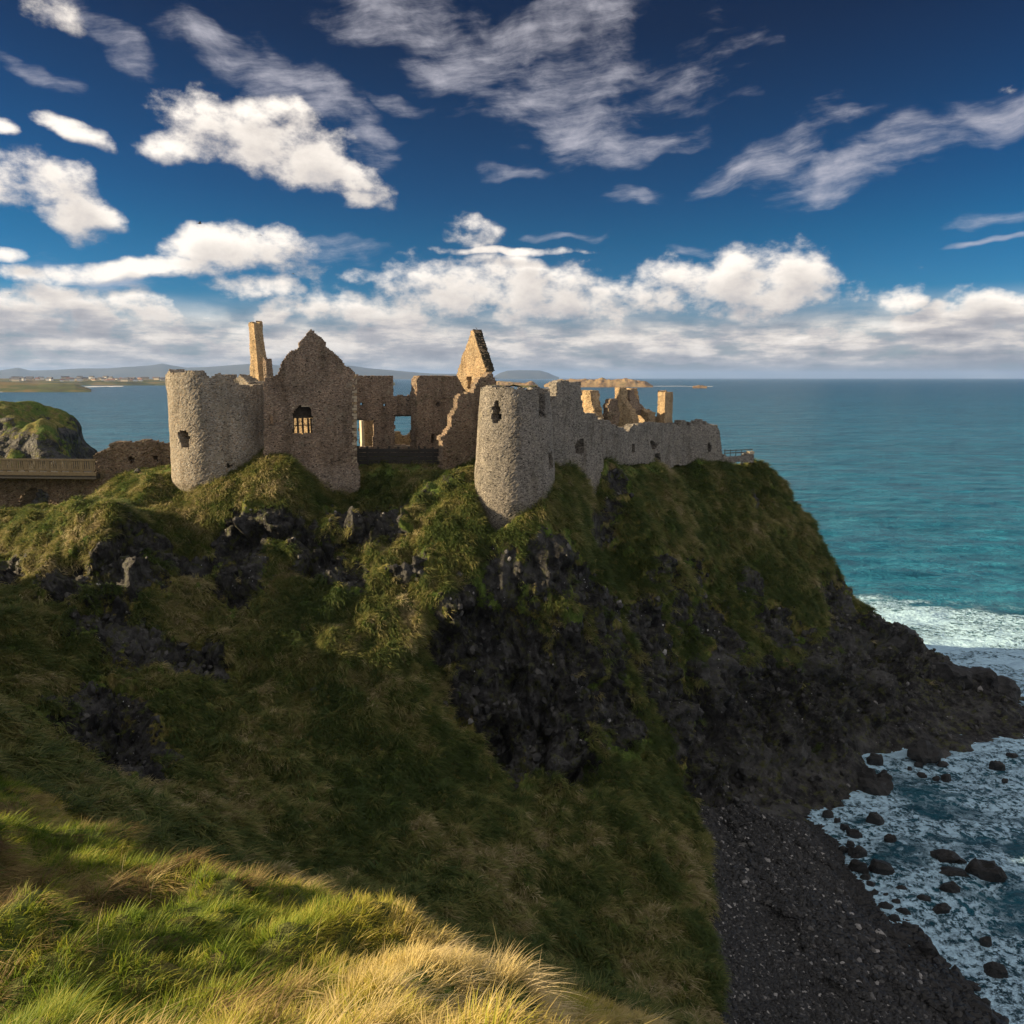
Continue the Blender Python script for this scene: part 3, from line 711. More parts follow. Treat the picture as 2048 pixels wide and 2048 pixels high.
shore = np.exp(-((gz + .15) / .85) ** 2) * sel * (x > 18)
for b_ in [(1800, 1235, 26, 9, 1.15, -.3), (1830, 1275, 24, 8, 1.15, -.3), (1980, 1295, 26, 7, 1.15, -.2), (2045, 1315, 18, 5, 1.1, 0), (1720, 1215, 12, 6, 1.1, -.4), (2150, 1330, 30, 8, 1.0, 0), (1900, 1520, 16, 5, .75, 0), (2040, 1560, 10, 5, .8, 0), (1750, 1600, 5, 6, .62, 0), (1850, 1760, 9, 6, .55, 0), (1950, 1900, 8, 6, .62, 0),
           (1700, 1680, 4, 5, .6, 0), (1980, 1660, 14, 5, .42, 0), (2030, 1760, 10, 6, .42, 0), (1980, 1365, 14, 4, .42, 0), (2030, 1980, 6, 6, .7, 0), (1900, 1960, 5, 4, .7, 0), (2000, 1450, 20, 6, .5, 0)]:
    foam = np.maximum(foam, foam_blob(*b_))
foam = np.maximum(foam, shore * .9)
bay = np.clip((104 - y) / 6, 0, 1) * np.clip((x - 25) / 4, 0, 1) * .33
foam = np.maximum(foam, bay * (y < 104))
far = np.clip((np.log(y) - math.log(150)) / (math.log(2600) - math.log(150)), 0, 1)
sea = mesh_obj('sea', np.stack([x, y, z], -1).reshape(-1, 3), grid_faces(len(rows), len(SS)), M['water'], attrs={'foam': ('FLOAT', foam), 'shallow': ('FLOAT', shal * .8), 'far': ('FLOAT', far)})
tag(sea, kind='structure', label='teal sea reaching to the horizon with surf round the rock')

# ------------------------------------------------------------------ masonry
def inside(poly, u, v):
    poly = np.asarray(poly); r = np.zeros(u.shape, bool); j = len(poly) - 1
    for i in range(len(poly)):
        xi, yi = poly[i]; xj, yj = poly[j]
        if yi != yj:
            c = ((yi > v) != (yj > v)) & (u < (xj - xi) * (v - yi) / (yj - yi) + xi)
            r ^= c
        j = i
    return r


def masonry(name, mapf, u0, u1, v0, v1, solid, mat, parent=None, cell=.17, rough=.05, seed=1, wrap=False, layers=5, rag=1.0):
    """a wall of small stones: mapf(u, v, w) places it, w from 0 (face) to 1 (back)"""
    nu = max(2, int(round((u1 - u0) / cell))); nv = max(2, int(round((v1 - v0) / cell)))
    us = np.linspace(u0, u1, nu + 1); vs = np.linspace(v0, v1, nv + 1)
    uc, vc = np.meshgrid((us[:-1] + us[1:]) / 2, (vs[:-1] + vs[1:]) / 2)
    jit = lambda k, s_: (vnoise(np.stack([uc, vc, 0 * uc + k], -1), s_, seed) - .5)
    fill = solid(uc + (jit(1, 2.6) * .34 + jit(2, .9) * .16) * rag, vc + (jit(3, 2.6) * .3 + jit(4, .8) * .2) * rag)
    U, V = np.meshgrid(us, vs); L = layers
    pts = np.zeros((L + 1, nv + 1, nu + 1, 3))
    for k in range(L + 1):
        ju = (vnoise(np.stack([U, V, 0 * U + k], -1), 9.1, seed + 5) - .5) * cell * .8
        jv = (vnoise(np.stack([U, V, 0 * U + k + 9], -1), 8.3, seed + 6) - .5) * cell * .8
        wn_ = (vnoise(np.stack([U, V, 0 * U], -1), 3.1, seed + 7) - .5) * rough * .9 + (vnoise(np.stack([U, V, 0 * U], -1), 11, seed + 8) - .5) * rough * 1.8 + (vnoise(np.stack([U, V, 0 * U], -1), .7, seed + 8) - .5) * rough * 4
        wn_ = wn_ if k == 0 else -wn_ if k == L else 0 * wn_
        if wrap: ju[:, -1] = ju[:, 0]; jv[:, -1] = jv[:, 0]; wn_[:, -1] = wn_[:, 0]
        pts[k] = mapf(U + ju, V + jv, k / L, wn_)
    pts = pts.reshape(-1, 3)
    idx = np.arange((L + 1) * (nv + 1) * (nu + 1)).reshape(L + 1, nv + 1, nu + 1)
    F = []
    def q(m, a, b, c, d): F.append(np.stack([a[m], b[m], c[m], d[m]], 1))
    f0, fL = idx[0], idx[L]
    q(fill, f0[:-1, :-1], f0[:-1, 1:], f0[1:, 1:], f0[1:, :-1])
    q(fill, fL[:-1, :-1], fL[1:, :-1], fL[1:, 1:], fL[:-1, 1:])
    pad = np.pad(fill, 1)
    if wrap: pad[:, 0] = pad[:, -2]; pad[:, -1] = pad[:, 1]
    top = fill & ~pad[2:, 1:-1]; bot = fill & ~pad[:-2, 1:-1]; rt = fill & ~pad[1:-1, 2:]; lf = fill & ~pad[1:-1, :-2]
    for k in range(L):
        a, b = idx[k], idx[k + 1]
        q(top, a[1:, :-1], a[1:, 1:], b[1:, 1:], b[1:, :-1])
        q(bot, a[:-1, 1:], a[:-1, :-1], b[:-1, :-1], b[:-1, 1:])
        q(rt, a[1:, 1:], a[:-1, 1:], b[:-1, 1:], b[1:, 1:])
        q(lf, a[:-1, :-1], a[1:, :-1], b[1:, :-1], b[:-1, :-1])
    F = np.concatenate(F)
    used, inv = np.unique(F, return_inverse=True)
    return mesh_obj(name, pts[used], inv.reshape(F.shape), mat, parent, smooth=False)


class Plane:
    def __init__(s, a, b):
        """upright plane through two (px, Y) stations seen at the horizon line"""
        s.A = ray(a[0], 850, a[1])[:2]; s.B = ray(b[0], 850, b[1])[:2]
        s.d = (s.B - s.A) / np.linalg.norm(s.B - s.A); s.n = np.array([s.d[1], -s.d[0]])   # towards the camera
        if s.n @ s.A > 0: s.n = -s.n
    def uv(s, x, y):
        d = np.array(pix_dir(x, y)); t = (s.A @ s.n) / (d[:2] @ s.n); p = d * t
        return (p[:2] - s.A) @ s.d, EYE + p[2]
    def at(s, u, v, off=0.0):
        xy = s.A + s.d * u + s.n * off
        return np.array([xy[0], xy[1], v])
    def mapper(s, thick):
        def f(u, v, w, rel):
            o = -w * thick + rel
            return np.stack([s.A[0] + s.d[0] * u + s.n[0] * o, s.A[1] + s.d[1] * u + s.n[1] * o, v], -1)
        return f


def wall(name, pl, outline, mat, thick=1.1, holes=(), parent=None, seed=1, rough=.05, cell=.17, rag=1.0):
    O = np.array([pl.uv(*p) for p in outline]); H = [np.array([pl.uv(*p) for p in h]) for h in holes]
    def solid(u, v):
        r = inside(O, u, v)
        for h in H: r &= ~inside(h, u, v)
        return r
    return masonry(name, pl.mapper(thick), O[:, 0].min() - .3, O[:, 0].max() + .3, O[:, 1].min() - .3, O[:, 1].max() + .3, solid, mat, parent, cell, rough, seed, rag=rag)


def rect(x0, y0, x1, y1): return [(x0, y0), (x1, y0), (x1, y1), (x0, y1)]


def box_mesh(name, p0, size, mat, parent=None, rz=0.0, jit=0.0, taper=1.0):
    """box with its base centre at p0"""
    sx, sy, sz = size
    V = np.array([(a * sx / 2 * (taper if c else 1), b * sy / 2 * (taper if c else 1), c * sz) for c in (0, 1) for b in (-1, 1) for a in (-1, 1)], float)
    if jit: V += (rng.random(V.shape) - .5) * jit
    F = np.array([(0, 2, 3, 1), (4, 5, 7, 6), (0, 1, 5, 4), (2, 6, 7, 3), (0, 4, 6, 2), (1, 3, 7, 5)])
    ca, sa = math.cos(rz), math.sin(rz)
    V[:, :2] = V[:, :2] @ np.array([[ca, sa], [-sa, ca]])
    return mesh_obj(name, V + np.array(p0), F, mat, parent, smooth=False)


def prism(name, bot, top, z0, z1, mat, parent=None, seed=3, cell=.17, rough=.05, ragged=.5):
    """free-standing block of masonry, four plan corners below and above, ragged head"""
    bot = np.array(bot); top = np.array(top)
    per = [0]
    for i in range(4): per.append(per[-1] + np.linalg.norm(bot[(i + 1) % 4] - bot[i]))
    def f(u, v, w, rel):
        t = (v - z0) / (z1 - z0); t = np.clip(t, 0, 1.1)
        uu = np.mod(u, per[4]); P_ = np.zeros(u.shape + (2,)); Nn = np.zeros(u.shape + (2,))
        for i in range(4):
            m = (uu >= per[i]) & (uu <= per[i + 1]); k = ((uu - per[i]) / (per[i + 1] - per[i]))[..., None]
            a = bot[i] * (1 - t[..., None]) + top[i] * t[..., None]; b = bot[(i + 1) % 4] * (1 - t[..., None]) + top[(i + 1) % 4] * t[..., None]
            q = a * (1 - k) + b * k; P_[m] = q[m]
        c = (bot.mean(0) * (1 - t[..., None]) + top.mean(0) * t[..., None])
        dirc = P_ - c; l = np.linalg.norm(dirc, axis=-1, keepdims=True) + 1e-6
        out = P_ + dirc / l * rel[..., None] if w == 0 else c + dirc * (1 - w * .96)
        return np.concatenate([out, v[..., None]], -1)
    def solid(u, v): return v < z1 + (vnoise(np.stack([u, 0 * u, 0 * u], -1), 1.1, seed) - .6) * ragged
    return masonry(name, f, 0, per[4], z0, z1 + .5, solid, mat, parent, cell, rough, seed, wrap=True, layers=3)


def round_tower(name, cx, cy, rad, thick, z0, top, holes, mat, parent=None, seed=1, cell=.17):
    """rad(z) radius; top(theta) height of the broken rim; theta 0 faces the camera, positive to the right"""
    Rr = rad(36.0)
    def f(u, v, w, rel):
        th = u / Rr; r = rad(v) - w * thick + rel
        return np.stack([cx + np.sin(th) * r, cy - np.cos(th) * r, v], -1)
    def solid(u, v):
        th = u / Rr; r = v < top(th)
        for h in holes: r &= ~((th > h[0]) & (th < h[1]) & (v > h[2]) & (v < h[3]))
        return r
    return masonry(name, f, -math.pi * Rr, math.pi * Rr, z0, 44, solid, mat, parent, cell, .028, seed, wrap=True, layers=4)


def interp(xs, ys): return lambda t: np.interp(t, xs, ys)

# ---- round tower at the left corner
LT = ray(438, 850, 78.5)
def th_of(c, Rr, x):     # angle on a tower face of a photo column
    k = (x - 1024) / FPX * (c[1] - Rr * .8) ; return math.asin(max(-1, min(1, (k - c[0]) / Rr)))
lt = empty('round_tower', (LT[0], LT[1], 30))
tag(lt, 'broad round stone tower at the left end of the castle, sunlit on its left flank', 'castle tower')
t_top = lambda th: np.interp(th, [-3.2, -1.8, -1.2, -.8, -.2, .3, .6, .72, 1.1, 1.6, 2.4, 3.2], [42.2, 42.1, 42.1, 42.35, 42.5, 42.3, 41.9, 41.5, 41.3, 41.3, 41.8, 42.2]) + (vnoise(np.stack([th * 5, 0 * th, 0 * th], -1), 1.3, 4) - .5) * .5
lrad = lambda z: 4.72 + np.clip(36 - z, 0, 8) * .055 - np.clip(31.5 - z, 0, 3) * .5
round_tower('tower_wall', 0, 0, lrad, 1.5, 27, t_top, [(-.52, -.30, 35.0, 36.9), (-.58, -.26, 35.5, 36.6), (-1.02, -.98, 40.3, 40.6), (.5, .56, 33.2, 33.6)], M['stone_grey'], None, 11)
tw = C.objects['tower_wall']; tw.parent = lt; tw.location = (LT[0], LT[1], 0); tw.matrix_parent_inverse = lt.matrix_basis.inverted()


def adopt(ch, root):
    """make ch a part of root without moving it"""
    bpy.context.view_layer.update()
    ch.parent = root; ch.matrix_parent_inverse = root.matrix_world.inverted()
    return ch


def thing(name, loc, label, cat, parts=(), group=None):
    e = empty(name, tuple(loc)); tag(e, label, cat, group)
    bpy.context.view_layer.update()
    for p_ in parts: adopt(p_, e)
    return e


def disc(name, cx, cy, r, z, mat, n=24):
    a = np.linspace(0, 2 * math.pi, n, endpoint=False)
    V = np.concatenate([[[cx, cy, z]], np.stack([cx + np.cos(a) * r, cy + np.sin(a) * r, z + (rng.random(n) - .5) * .4], 1)])
    F = np.array([(0, 1 + i, 1 + (i + 1) % n, 1 + (i + 1) % n) for i in range(n)])
    me = bpy.data.meshes.new(name); me.from_pydata(V.tolist(), [], [(0, 1 + i, 1 + (i + 1) % n) for i in range(n)]); me.materials.append(mat)
    o = bpy.data.objects.new(name, me); C.objects.link(o); return o


adopt(disc('earth_fill', LT[0], LT[1], 4.0, 36.5, M['soil']), lt)

# ---- great gable
gp_ = Plane((530, 74.6), (714, 77.2))
g_out = [(528, 1010), (528, 757), (545, 753), (557, 748), (561, 730), (570, 716), (581, 703), (597, 697), (597, 687), (607, 677), (614, 668), (622, 659), (632, 666), (641, 675), (651, 686), (655, 697), (671, 706), (682, 718), (690, 729), (701, 738),
         (709, 745), (712, 756), (713, 921), (719, 945), (719, 1015)]
win = [(585, 868), (585, 831), (589, 820), (598, 812), (606, 810), (617, 811), (624, 821), (625, 868)]
gw = wall('gable_wall', gp_, g_out, M['stone_brown'], 1.2, [win, rect(539, 831, 548, 851)], seed=21, rough=.045, cell=.13, rag=.35)
parts = [gw]
u0, z0_ = gp_.uv(585, 838); u1, z1_ = gp_.uv(625, 833)
def bar(name, pl, x0, y0, x1, y1, off, depth, mat):
    """squared timber or stone between two photo corners on a plane, set back by off"""
    a = pl.uv(x0, y1); b = pl.uv(x1, y0)
    c = pl.at((a[0] + b[0]) / 2, min(a[1], b[1]), -off - depth / 2)
    return box_mesh(name, c, (abs(b[0] - a[0]), depth, abs(b[1] - a[1])), mat, rz=math.atan2(pl.d[1], pl.d[0]), jit=.01)
parts.append(bar('window_transom', gp_, 584, 833, 626, 837, .5, .3, M['timber_beam']))
parts.append(bar('window_lintel', gp_, 603, 811, 620, 813.5, -.04, .4, M['dressed']))
for xx in (586.5, 596, 606, 617, 623.5):
    parts.append(bar('window_mullion', gp_, xx - 1.3, 837, xx + 1.3, 867, .55, .16, M['timber_beam']))
parts.append(bar('arch_infill', gp_, 584, 809, 626, 833.5, .75, .2, M['timber_beam']))
parts.append(bar('window_rail', gp_, 585, 850, 625, 852.3, .58, .12, M['timber_beam']))
parts.append(bar('lintel_end', gp_, 580, 814, 588, 817, -.02, .3, M['dressed'])); parts.append(bar('lintel_end', gp_, 621, 814, 629, 817, -.02, .3, M['dressed']))
yy = 752
k = 0
while yy < 925:
    wq = 9 if k % 2 else 6; hq = 5.2 + (k * 7 % 3) * .6
    parts.append(bar('quoin_stone', gp_, 713.2 - wq, yy, 713.8, yy + hq - .7, -.07, .5, M['dressed' if k % 3 else 'stone_tan'])); yy += hq; k += 1
c = gp_.at(*gp_.uv(622, 925))
thing('manor_gable', c, 'tall pointed gable wall with one mullioned window beside the broad round tower', 'castle wall', parts)

# ---- chimney rising behind the tower
def corner(x, Yd): return ray(x, 760, Yd)[:2]
def quad(x0, Y0, x1, Y1, x2, Y2):
    a, b, c_ = corner(x0, Y0), corner(x1, Y1), corner(x2, Y2); return [a, b, c_, a + c_ - b]
ch = prism('chimney_shaft', quad(497, 94.2, 524, 92, 541, 93.2), quad(504, 93.6, 514, 92.4, 532, 93.6), 32, 48.6, M['stone_tan'], seed=31, ragged=.3)
st = prism('chimney_shoulder', quad(526, 91.4, 534, 91.2, 546, 92.2), quad(528, 91.5, 535, 91.2, 546.5, 92.2), 32, 44.2, M['stone_brown'], seed=32, ragged=.3)
thing('chimney_stack', (*corner(520, 93), 32), 'tall tapering chimney stack standing alone behind the broad round tower', 'chimney', [ch, st])

# ---- walls between the gable and the second tower
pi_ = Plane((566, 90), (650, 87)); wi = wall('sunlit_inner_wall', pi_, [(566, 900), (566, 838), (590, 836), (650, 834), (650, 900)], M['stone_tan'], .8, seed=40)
tag(wi, 'sunlit wall inside the manor, glimpsed through the mullions of the gable window', 'castle wall')
p2 = Plane((711, 83.2), (838, 85.2))
w2 = wall('hall_side_wall', p2, [(700, 935), (700, 752), (786, 752), (787, 793), (800, 789), (818, 790), (832, 799), (842, 803), (842, 935)], M['stone_brown'], 1.0,
          [rect(708, 840, 748, 896), rect(790, 832, 834, 891), rect(767, 808, 772, 814), rect(722, 806, 727, 812), rect(794, 806, 797, 811), rect(803, 807, 806, 812), rect(812, 806, 815, 812), rect(821, 807, 824, 812)], seed=41, rough=.04, cell=.14, rag=.5)
l2 = bar('door_lintel', p2, 706, 836.5, 750, 840.5, .0, .5, M['timber_beam']); l3 = bar('window_lintel', p2, 788, 829, 836, 832.5, .0, .5, M['timber_beam'])
s2 = bar('window_sill', p2, 788, 891, 836, 893.5, -.05, .6, M['dressed'])
def jamb(x_, Yj, y0_, y1_, wd):
    a_, b_ = ray(x_, y1_, Yj), ray(x_, y0_, Yj)
    return box_mesh('jamb', a_, (wd, .35, b_[2] - a_[2]), M['pale_jamb'], rz=R(-50), jit=.02)
j1 = jamb(834, 84.6, 833, 892, .5)
thing('hall_wall', p2.at(*p2.uv(750, 930)), 'square-topped wall right of the gable, sea showing through its window', 'castle wall', [w2, l2, l3, s2, j1])
p2b = Plane((722, 92), (836, 95))
w2b = wall('low_masonry', p2b, [(722, 930), (722, 838), (748, 836), (790, 868), (800, 863), (806, 869), (812, 873), (818, 871), (824, 864), (836, 862), (850, 930)], M['stone_tan'], 1.0, seed=43)
thing('rear_hall_wall', p2b.at(*p2b.uv(780, 900)), 'low sunlit wall seen through the openings right of the gable', 'castle wall', [w2b, jamb(725, 91.2, 841, 893, .45)])
p3 = Plane((834, 83.4), (935, 88.5))
w3 = wall('red_brown_wall', p3, [(833, 935), (833, 800), (835, 758), (840, 752), (913, 751), (921, 766), (934, 784), (945, 800), (945, 935)], M['stone_red'], 1.2, [rect(873, 805, 880, 813), rect(862, 868, 869, 886), rect(846, 836, 849, 840)], seed=44, rough=.05, rag=.5)
tag(w3, 'reddish brown square wall with one small hole, left of the sunlit pointed gable', 'castle wall')
# ---- sunlit pointed gable and the broken wall before it
p4 = Plane((913, 93), (974, 88.6))
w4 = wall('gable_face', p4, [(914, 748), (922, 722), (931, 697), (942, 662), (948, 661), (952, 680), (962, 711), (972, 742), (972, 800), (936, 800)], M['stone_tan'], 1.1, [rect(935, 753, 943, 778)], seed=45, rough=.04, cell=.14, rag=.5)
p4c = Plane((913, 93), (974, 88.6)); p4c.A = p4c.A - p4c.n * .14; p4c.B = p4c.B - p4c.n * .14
w4c = wall('coping', p4c, [(942, 663), (948, 659), (954, 679), (964, 710), (974, 741), (970, 744), (960, 714), (950, 684), (945, 668)], M['coping_stone'], 1.15, seed=145, rough=.03, cell=.14, rag=.3)  # added strip along the slanted edge, its shade put into the colour
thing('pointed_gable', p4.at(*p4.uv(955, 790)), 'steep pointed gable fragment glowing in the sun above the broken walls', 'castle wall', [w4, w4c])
p5 = Plane((884, 78.6), (992, 81.0))
w5 = wall('broken_wall', p5, [(885, 940), (885, 872), (897, 861), (902, 850), (905, 836), (909, 825), (912, 812), (917, 790), (930, 787), (948, 787), (950, 768), (957, 756), (970, 752), (984, 744), (991, 760), (993, 800), (993, 950)], M['stone_red'], 1.3, seed=46, rough=.06)
tag(w5, 'dark wall with a ragged stepped left edge beside the second round tower', 'castle wall')
# ---- second round tower
RT = ray(1030, 850, 72.2)
rt_ = empty('round_tower', (RT[0], RT[1], 29)); tag(rt_, 'round tower with flared foot mid castle, broken open at its head', 'castle tower')
rrad = lambda z: 3.28 + np.clip(41 - z, 0, 8) * .08 - np.clip(30.6 - z, 0, 3) * .22
r_top = lambda th: np.interp(th, [-3.2, -1.6, -1.2, -.9, .2, .45, .55, .66, .75, .95, 1.0, 1.3, 1.5, 2.2, 3.2], [40.4, 40.8, 41.0, 41.1, 41.0, 41.0, 41.1, 40.9, 38.6, 38.2, 40.6, 40.9, 41.0, 40.8, 40.4]) + (vnoise(np.stack([th * 4, 0 * th, 0 * th], -1), 1.2, 8) - .5) * .4
rw = round_tower('tower_wall', 0, 0, rrad, 1.1, 27.5, r_top, [(-.66, -.40, 38.0, 39.4), (-.60, -.44, 38.0, 39.8), (.98, 1.18, 33.6, 35.2)], M['stone_grey_dark'], None, 17)
rw.location = (RT[0], RT[1], 0); adopt(rw, rt_)
tf = disc('turf_cap', RT[0] - .2, RT[1] + .1, 2.3, 41.2, M['soil']); adopt(tf, rt_)

# ---- curtain wall running away to the right
p6 = Plane((1098, 73.6), (1206, 79.8))
w6 = wall('curtain_wall', p6, [(1099, 1000), (1100, 806), (1105, 797), (1115, 791), (1115, 766), (1128, 760), (1145, 764), (1163, 764), (1163, 800), (1167, 826), (1190, 828), (1196, 838), (1204, 844), (1207, 925), (1197, 972), (1190, 995), (1160, 1005)], M['stone_grey_dark'], 1.2, [rect(1155, 879, 1167, 909), rect(1152, 884, 1157, 906)], seed=51, rough=.05, rag=.6)
tag(w6, 'high curtain wall with one ragged window hole, right of the middle tower', 'castle wall')
p6b = Plane((1162, 89), (1186, 86.8))
w6b = wall('wall_stub', p6b, [(1162, 835), (1162, 781), (1180, 780), (1181, 800), (1187, 818), (1188, 840)], M['stone_tan'], 1.2, seed=52)
tag(w6b, 'sunlit wall stub standing just behind the high curtain wall', 'castle wall')
p7 = Plane((1198, 79.6), (1349, 94))
w7 = wall('curtain_wall', p7, [(1196, 935), (1196, 842), (1205, 838), (1216, 843), (1237, 854), (1247, 855), (1255, 865), (1265, 852), (1283, 848), (1301, 844), (1317, 847), (1349, 847), (1349, 925), (1341, 938), (1299, 940), (1297, 925)], M['stone_grey_dark'], 1.0,
          [rect(1263, 889, 1271, 905), [(1299, 884), (1304, 880), (1313, 886), (1315, 893), (1311, 900), (1304, 898)], rect(1310, 906, 1320, 923)], seed=53, rough=.05, rag=.7)
tag(w7, 'lower grey curtain wall with three broken holes below the twin gable stubs', 'castle wall')
wa = Plane((1216, 87), (1239, 88)); w8 = wall('ruined_arch', wa, [(1216, 860), (1217, 816), (1222, 803), (1228, 797), (1236, 803), (1239, 860)], M['stone_red'], .9, seed=54)
tag(w8, 'dark narrow wall fragment before the left of the two gable stubs', 'castle wall')
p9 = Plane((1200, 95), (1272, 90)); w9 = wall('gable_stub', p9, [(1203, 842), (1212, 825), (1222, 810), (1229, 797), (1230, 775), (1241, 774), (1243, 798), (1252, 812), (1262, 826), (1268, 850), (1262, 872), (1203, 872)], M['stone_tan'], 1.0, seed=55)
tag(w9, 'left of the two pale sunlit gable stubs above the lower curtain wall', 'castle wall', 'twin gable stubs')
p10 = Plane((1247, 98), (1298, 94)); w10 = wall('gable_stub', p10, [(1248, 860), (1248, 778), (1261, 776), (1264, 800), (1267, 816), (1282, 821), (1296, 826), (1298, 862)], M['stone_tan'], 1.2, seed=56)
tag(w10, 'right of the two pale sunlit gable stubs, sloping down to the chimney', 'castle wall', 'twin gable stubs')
p11 = Plane((1258, 93.2), (1290, 96)); w11 = wall('slanting_wall', p11, [(1259, 830), (1259, 779), (1267, 781), (1274, 796), (1281, 808), (1289, 820), (1289, 830)], M['stone_brown'], .5, seed=57)
tag(w11, 'thin dark slanting wall edge beside the right gable stub', 'castle wall')
ch2 = prism('chimney_shaft', quad(1314, 97.0, 1331, 95.2, 1350, 97.0), quad(1318, 96.8, 1332, 95.4, 1346, 96.8), 30, 40.2, M['stone_tan'], seed=58, ragged=.3)
cs2 = wall('chimney_footing', Plane((1300, 99), (1322, 97)), [(1303, 860), (1303, 838), (1310, 834), (1320, 828), (1322, 860)], M['stone_tan'], 1.0, seed=59)
thing('chimney_stack', (*corner(1332, 96), 30), 'shorter square chimney stack on the right curtain wall, lit on its left side', 'chimney', [ch2, cs2])
p12 = Plane((1348, 94.6), (1446, 100.5))
w12 = wall('battlement_wall', p12, [(1347, 930), (1347, 846), (1359, 852), (1361, 842), (1373, 842), (1374, 852), (1383, 852), (1384, 844), (1389, 849), (1394, 842), (1404, 839), (1405, 850), (1411, 850), (1412, 843), (1418, 849), (1431, 849), (1437, 856), (1441, 868), (1445, 905), (1446, 930)], M['stone_grey_dark'], 1.0,
           [[(1414, 889), (1418, 885), (1423, 892), (1421, 902), (1416, 906)]], seed=60, rough=.05, cell=.14, rag=.4)
w12b = wall('parapet_back', Plane((1356, 98), (1440, 101.5)), [(1356, 900), (1358, 846), (1370, 844), (1376, 852), (1390, 846), (1402, 846), (1408, 853), (1420, 851), (1434, 853), (1438, 900)], M['stone_tan'], .6, seed=61)
thing('battlement', p12.at(*p12.uv(1400, 922)), 'low wall with broken battlements at the seaward right end of the castle', 'castle wall', [w12, w12b])
# ---- rail and low wall on the point
pr = Plane((1447, 100.5), (1510, 102.5))
lw = wall('low_wall', pr, [(1446, 925), (1446, 911), (1470, 912), (1490, 909), (1508, 908), (1508, 925)], M['stone_grey_dark'], .5, seed=62)
pp = [lw]
for xx in (1452, 1463, 1474, 1485, 1496, 1506):
    pp.append(bar('post', pr, xx - .6, 899, xx + .6, 914, .2, .09, M['wood_grey']))
for yy in (900.5, 905.5): pp.append(bar('rail', pr, 1450, yy - .5, 1507, yy + .5, .15, .06, M['wood_grey']))
pp.append(bar('capstone', pr, 1498, 902.5, 1508, 908.5, -.1, .5, M['dressed']))
thing('railing', pr.at(*pr.uv(1476, 920)), 'low wall with a post and rail fence on the tip of the headland', 'railing', pp)
# ---- dark barrier in front of the hall
pb = Plane((716, 80.6), (888, 81.6)); pp = []
for k, xx in enumerate((716, 735, 757, 779, 797, 818, 838, 850, 866, 884)):
    pp.append(bar('post', pb, xx - 1.6, 892 + (k % 3), xx + 1.6, 931, 0, .25, M['wood_dark']))
xs_ = [716, 735, 757, 779, 797, 818, 838, 850, 866, 884]
for a, b in zip(xs_[:-1], xs_[1:]):
    for q_ in range(4):
        y0_ = 897.5 + q_ * 8
        pp.append(bar('board', pb, a + 1.7, y0_, b - 1.7, y0_ + 7.2, .1 + .02 * (q_ % 2), .07, M['wood_dark']))
pp.append(bar('top_rail', pb, 798, 898.5, 838, 900, -.16, .08, M['wood_grey']))
thing('timber_fence', pb.at(*pb.uv(800, 930)), 'dark boarded fence in front of the hall wall between gable and middle tower', 'fence', pp)
# ---- gatehouse wall and bridge on the left
pg = Plane((188, 84.5), (362, 86.5))
w13 = wall('gate_masonry', pg, [(186, 1050), (190, 912), (202, 905), (214, 900), (220, 892), (232, 886), (262, 884), (283, 882), (300, 883), (330, 885), (365, 885), (365, 1050)], M['stone_red'], 1.2, [rect(257, 915, 269, 926), rect(306, 912, 318, 922)], seed=71, rough=.08)
thing('gate_wall', pg.at(*pg.uv(270, 950)), 'red brown gate wall with mossy top between the bridge and the broad round tower', 'castle wall', [w13, bar('niche_back', pg, 253, 911, 273, 930, .9, .6, M['stone_red']), bar('niche_back', pg, 302, 908, 322, 926, .9, .6, M['stone_red'])])
pbw = Plane((-60, 86.5), (300, 84.6))
w14 = wall('bridge_pier_wall', pbw, [(-60, 1080), (-60, 958), (192, 952), (240, 950), (290, 1000), (300, 1080)], M['stone_red'], 2.4, [[(35, 1012), (48, 985), (66, 973), (84, 978), (95, 998), (98, 1030), (35, 1030)]], seed=72, rough=.16)
pd_ = Plane((-60, 84.6), (192, 83.6)); pk = Plane((-60, 87.2), (192, 86.2)); pp = [w14]
pp.append(bar('deck', pd_, -60, 949, 192, 956, .0, 2.6, M['wood_dark']))
pp.append(bar('edge_beam', pd_, -60, 945, 192, 949.5, -.05, .18, M['wood_grey']))
for pl, dy in ((pd_, 0), (pk, 0)):
    pp.append(bar('top_rail', pl, -60, 918.5, 190, 920.5, 0, .12, M['wood_grey'])); pp.append(bar('bottom_rail', pl, -60, 938.5, 190, 940, 0, .08, M['wood_grey']))
    x_ = -58; k = 0
    while x_ < 190:
        if k % 5 == 0: pp.append(bar('post', pl, x_ - 1.0, 918, x_ + 1.0, 953, .02, .12, M['wood_grey']))
        else: pp.append(bar('baluster', pl, x_ - .45, 920, x_ + .45, 939, .02, .04, M['wood_grey']))
        x_ += 4.4; k += 1
thing('footbridge', pd_.at(*pd_.uv(100, 955)), 'wooden footbridge with picket railings on a stone arch wall leading to the castle gate', 'bridge', pp)

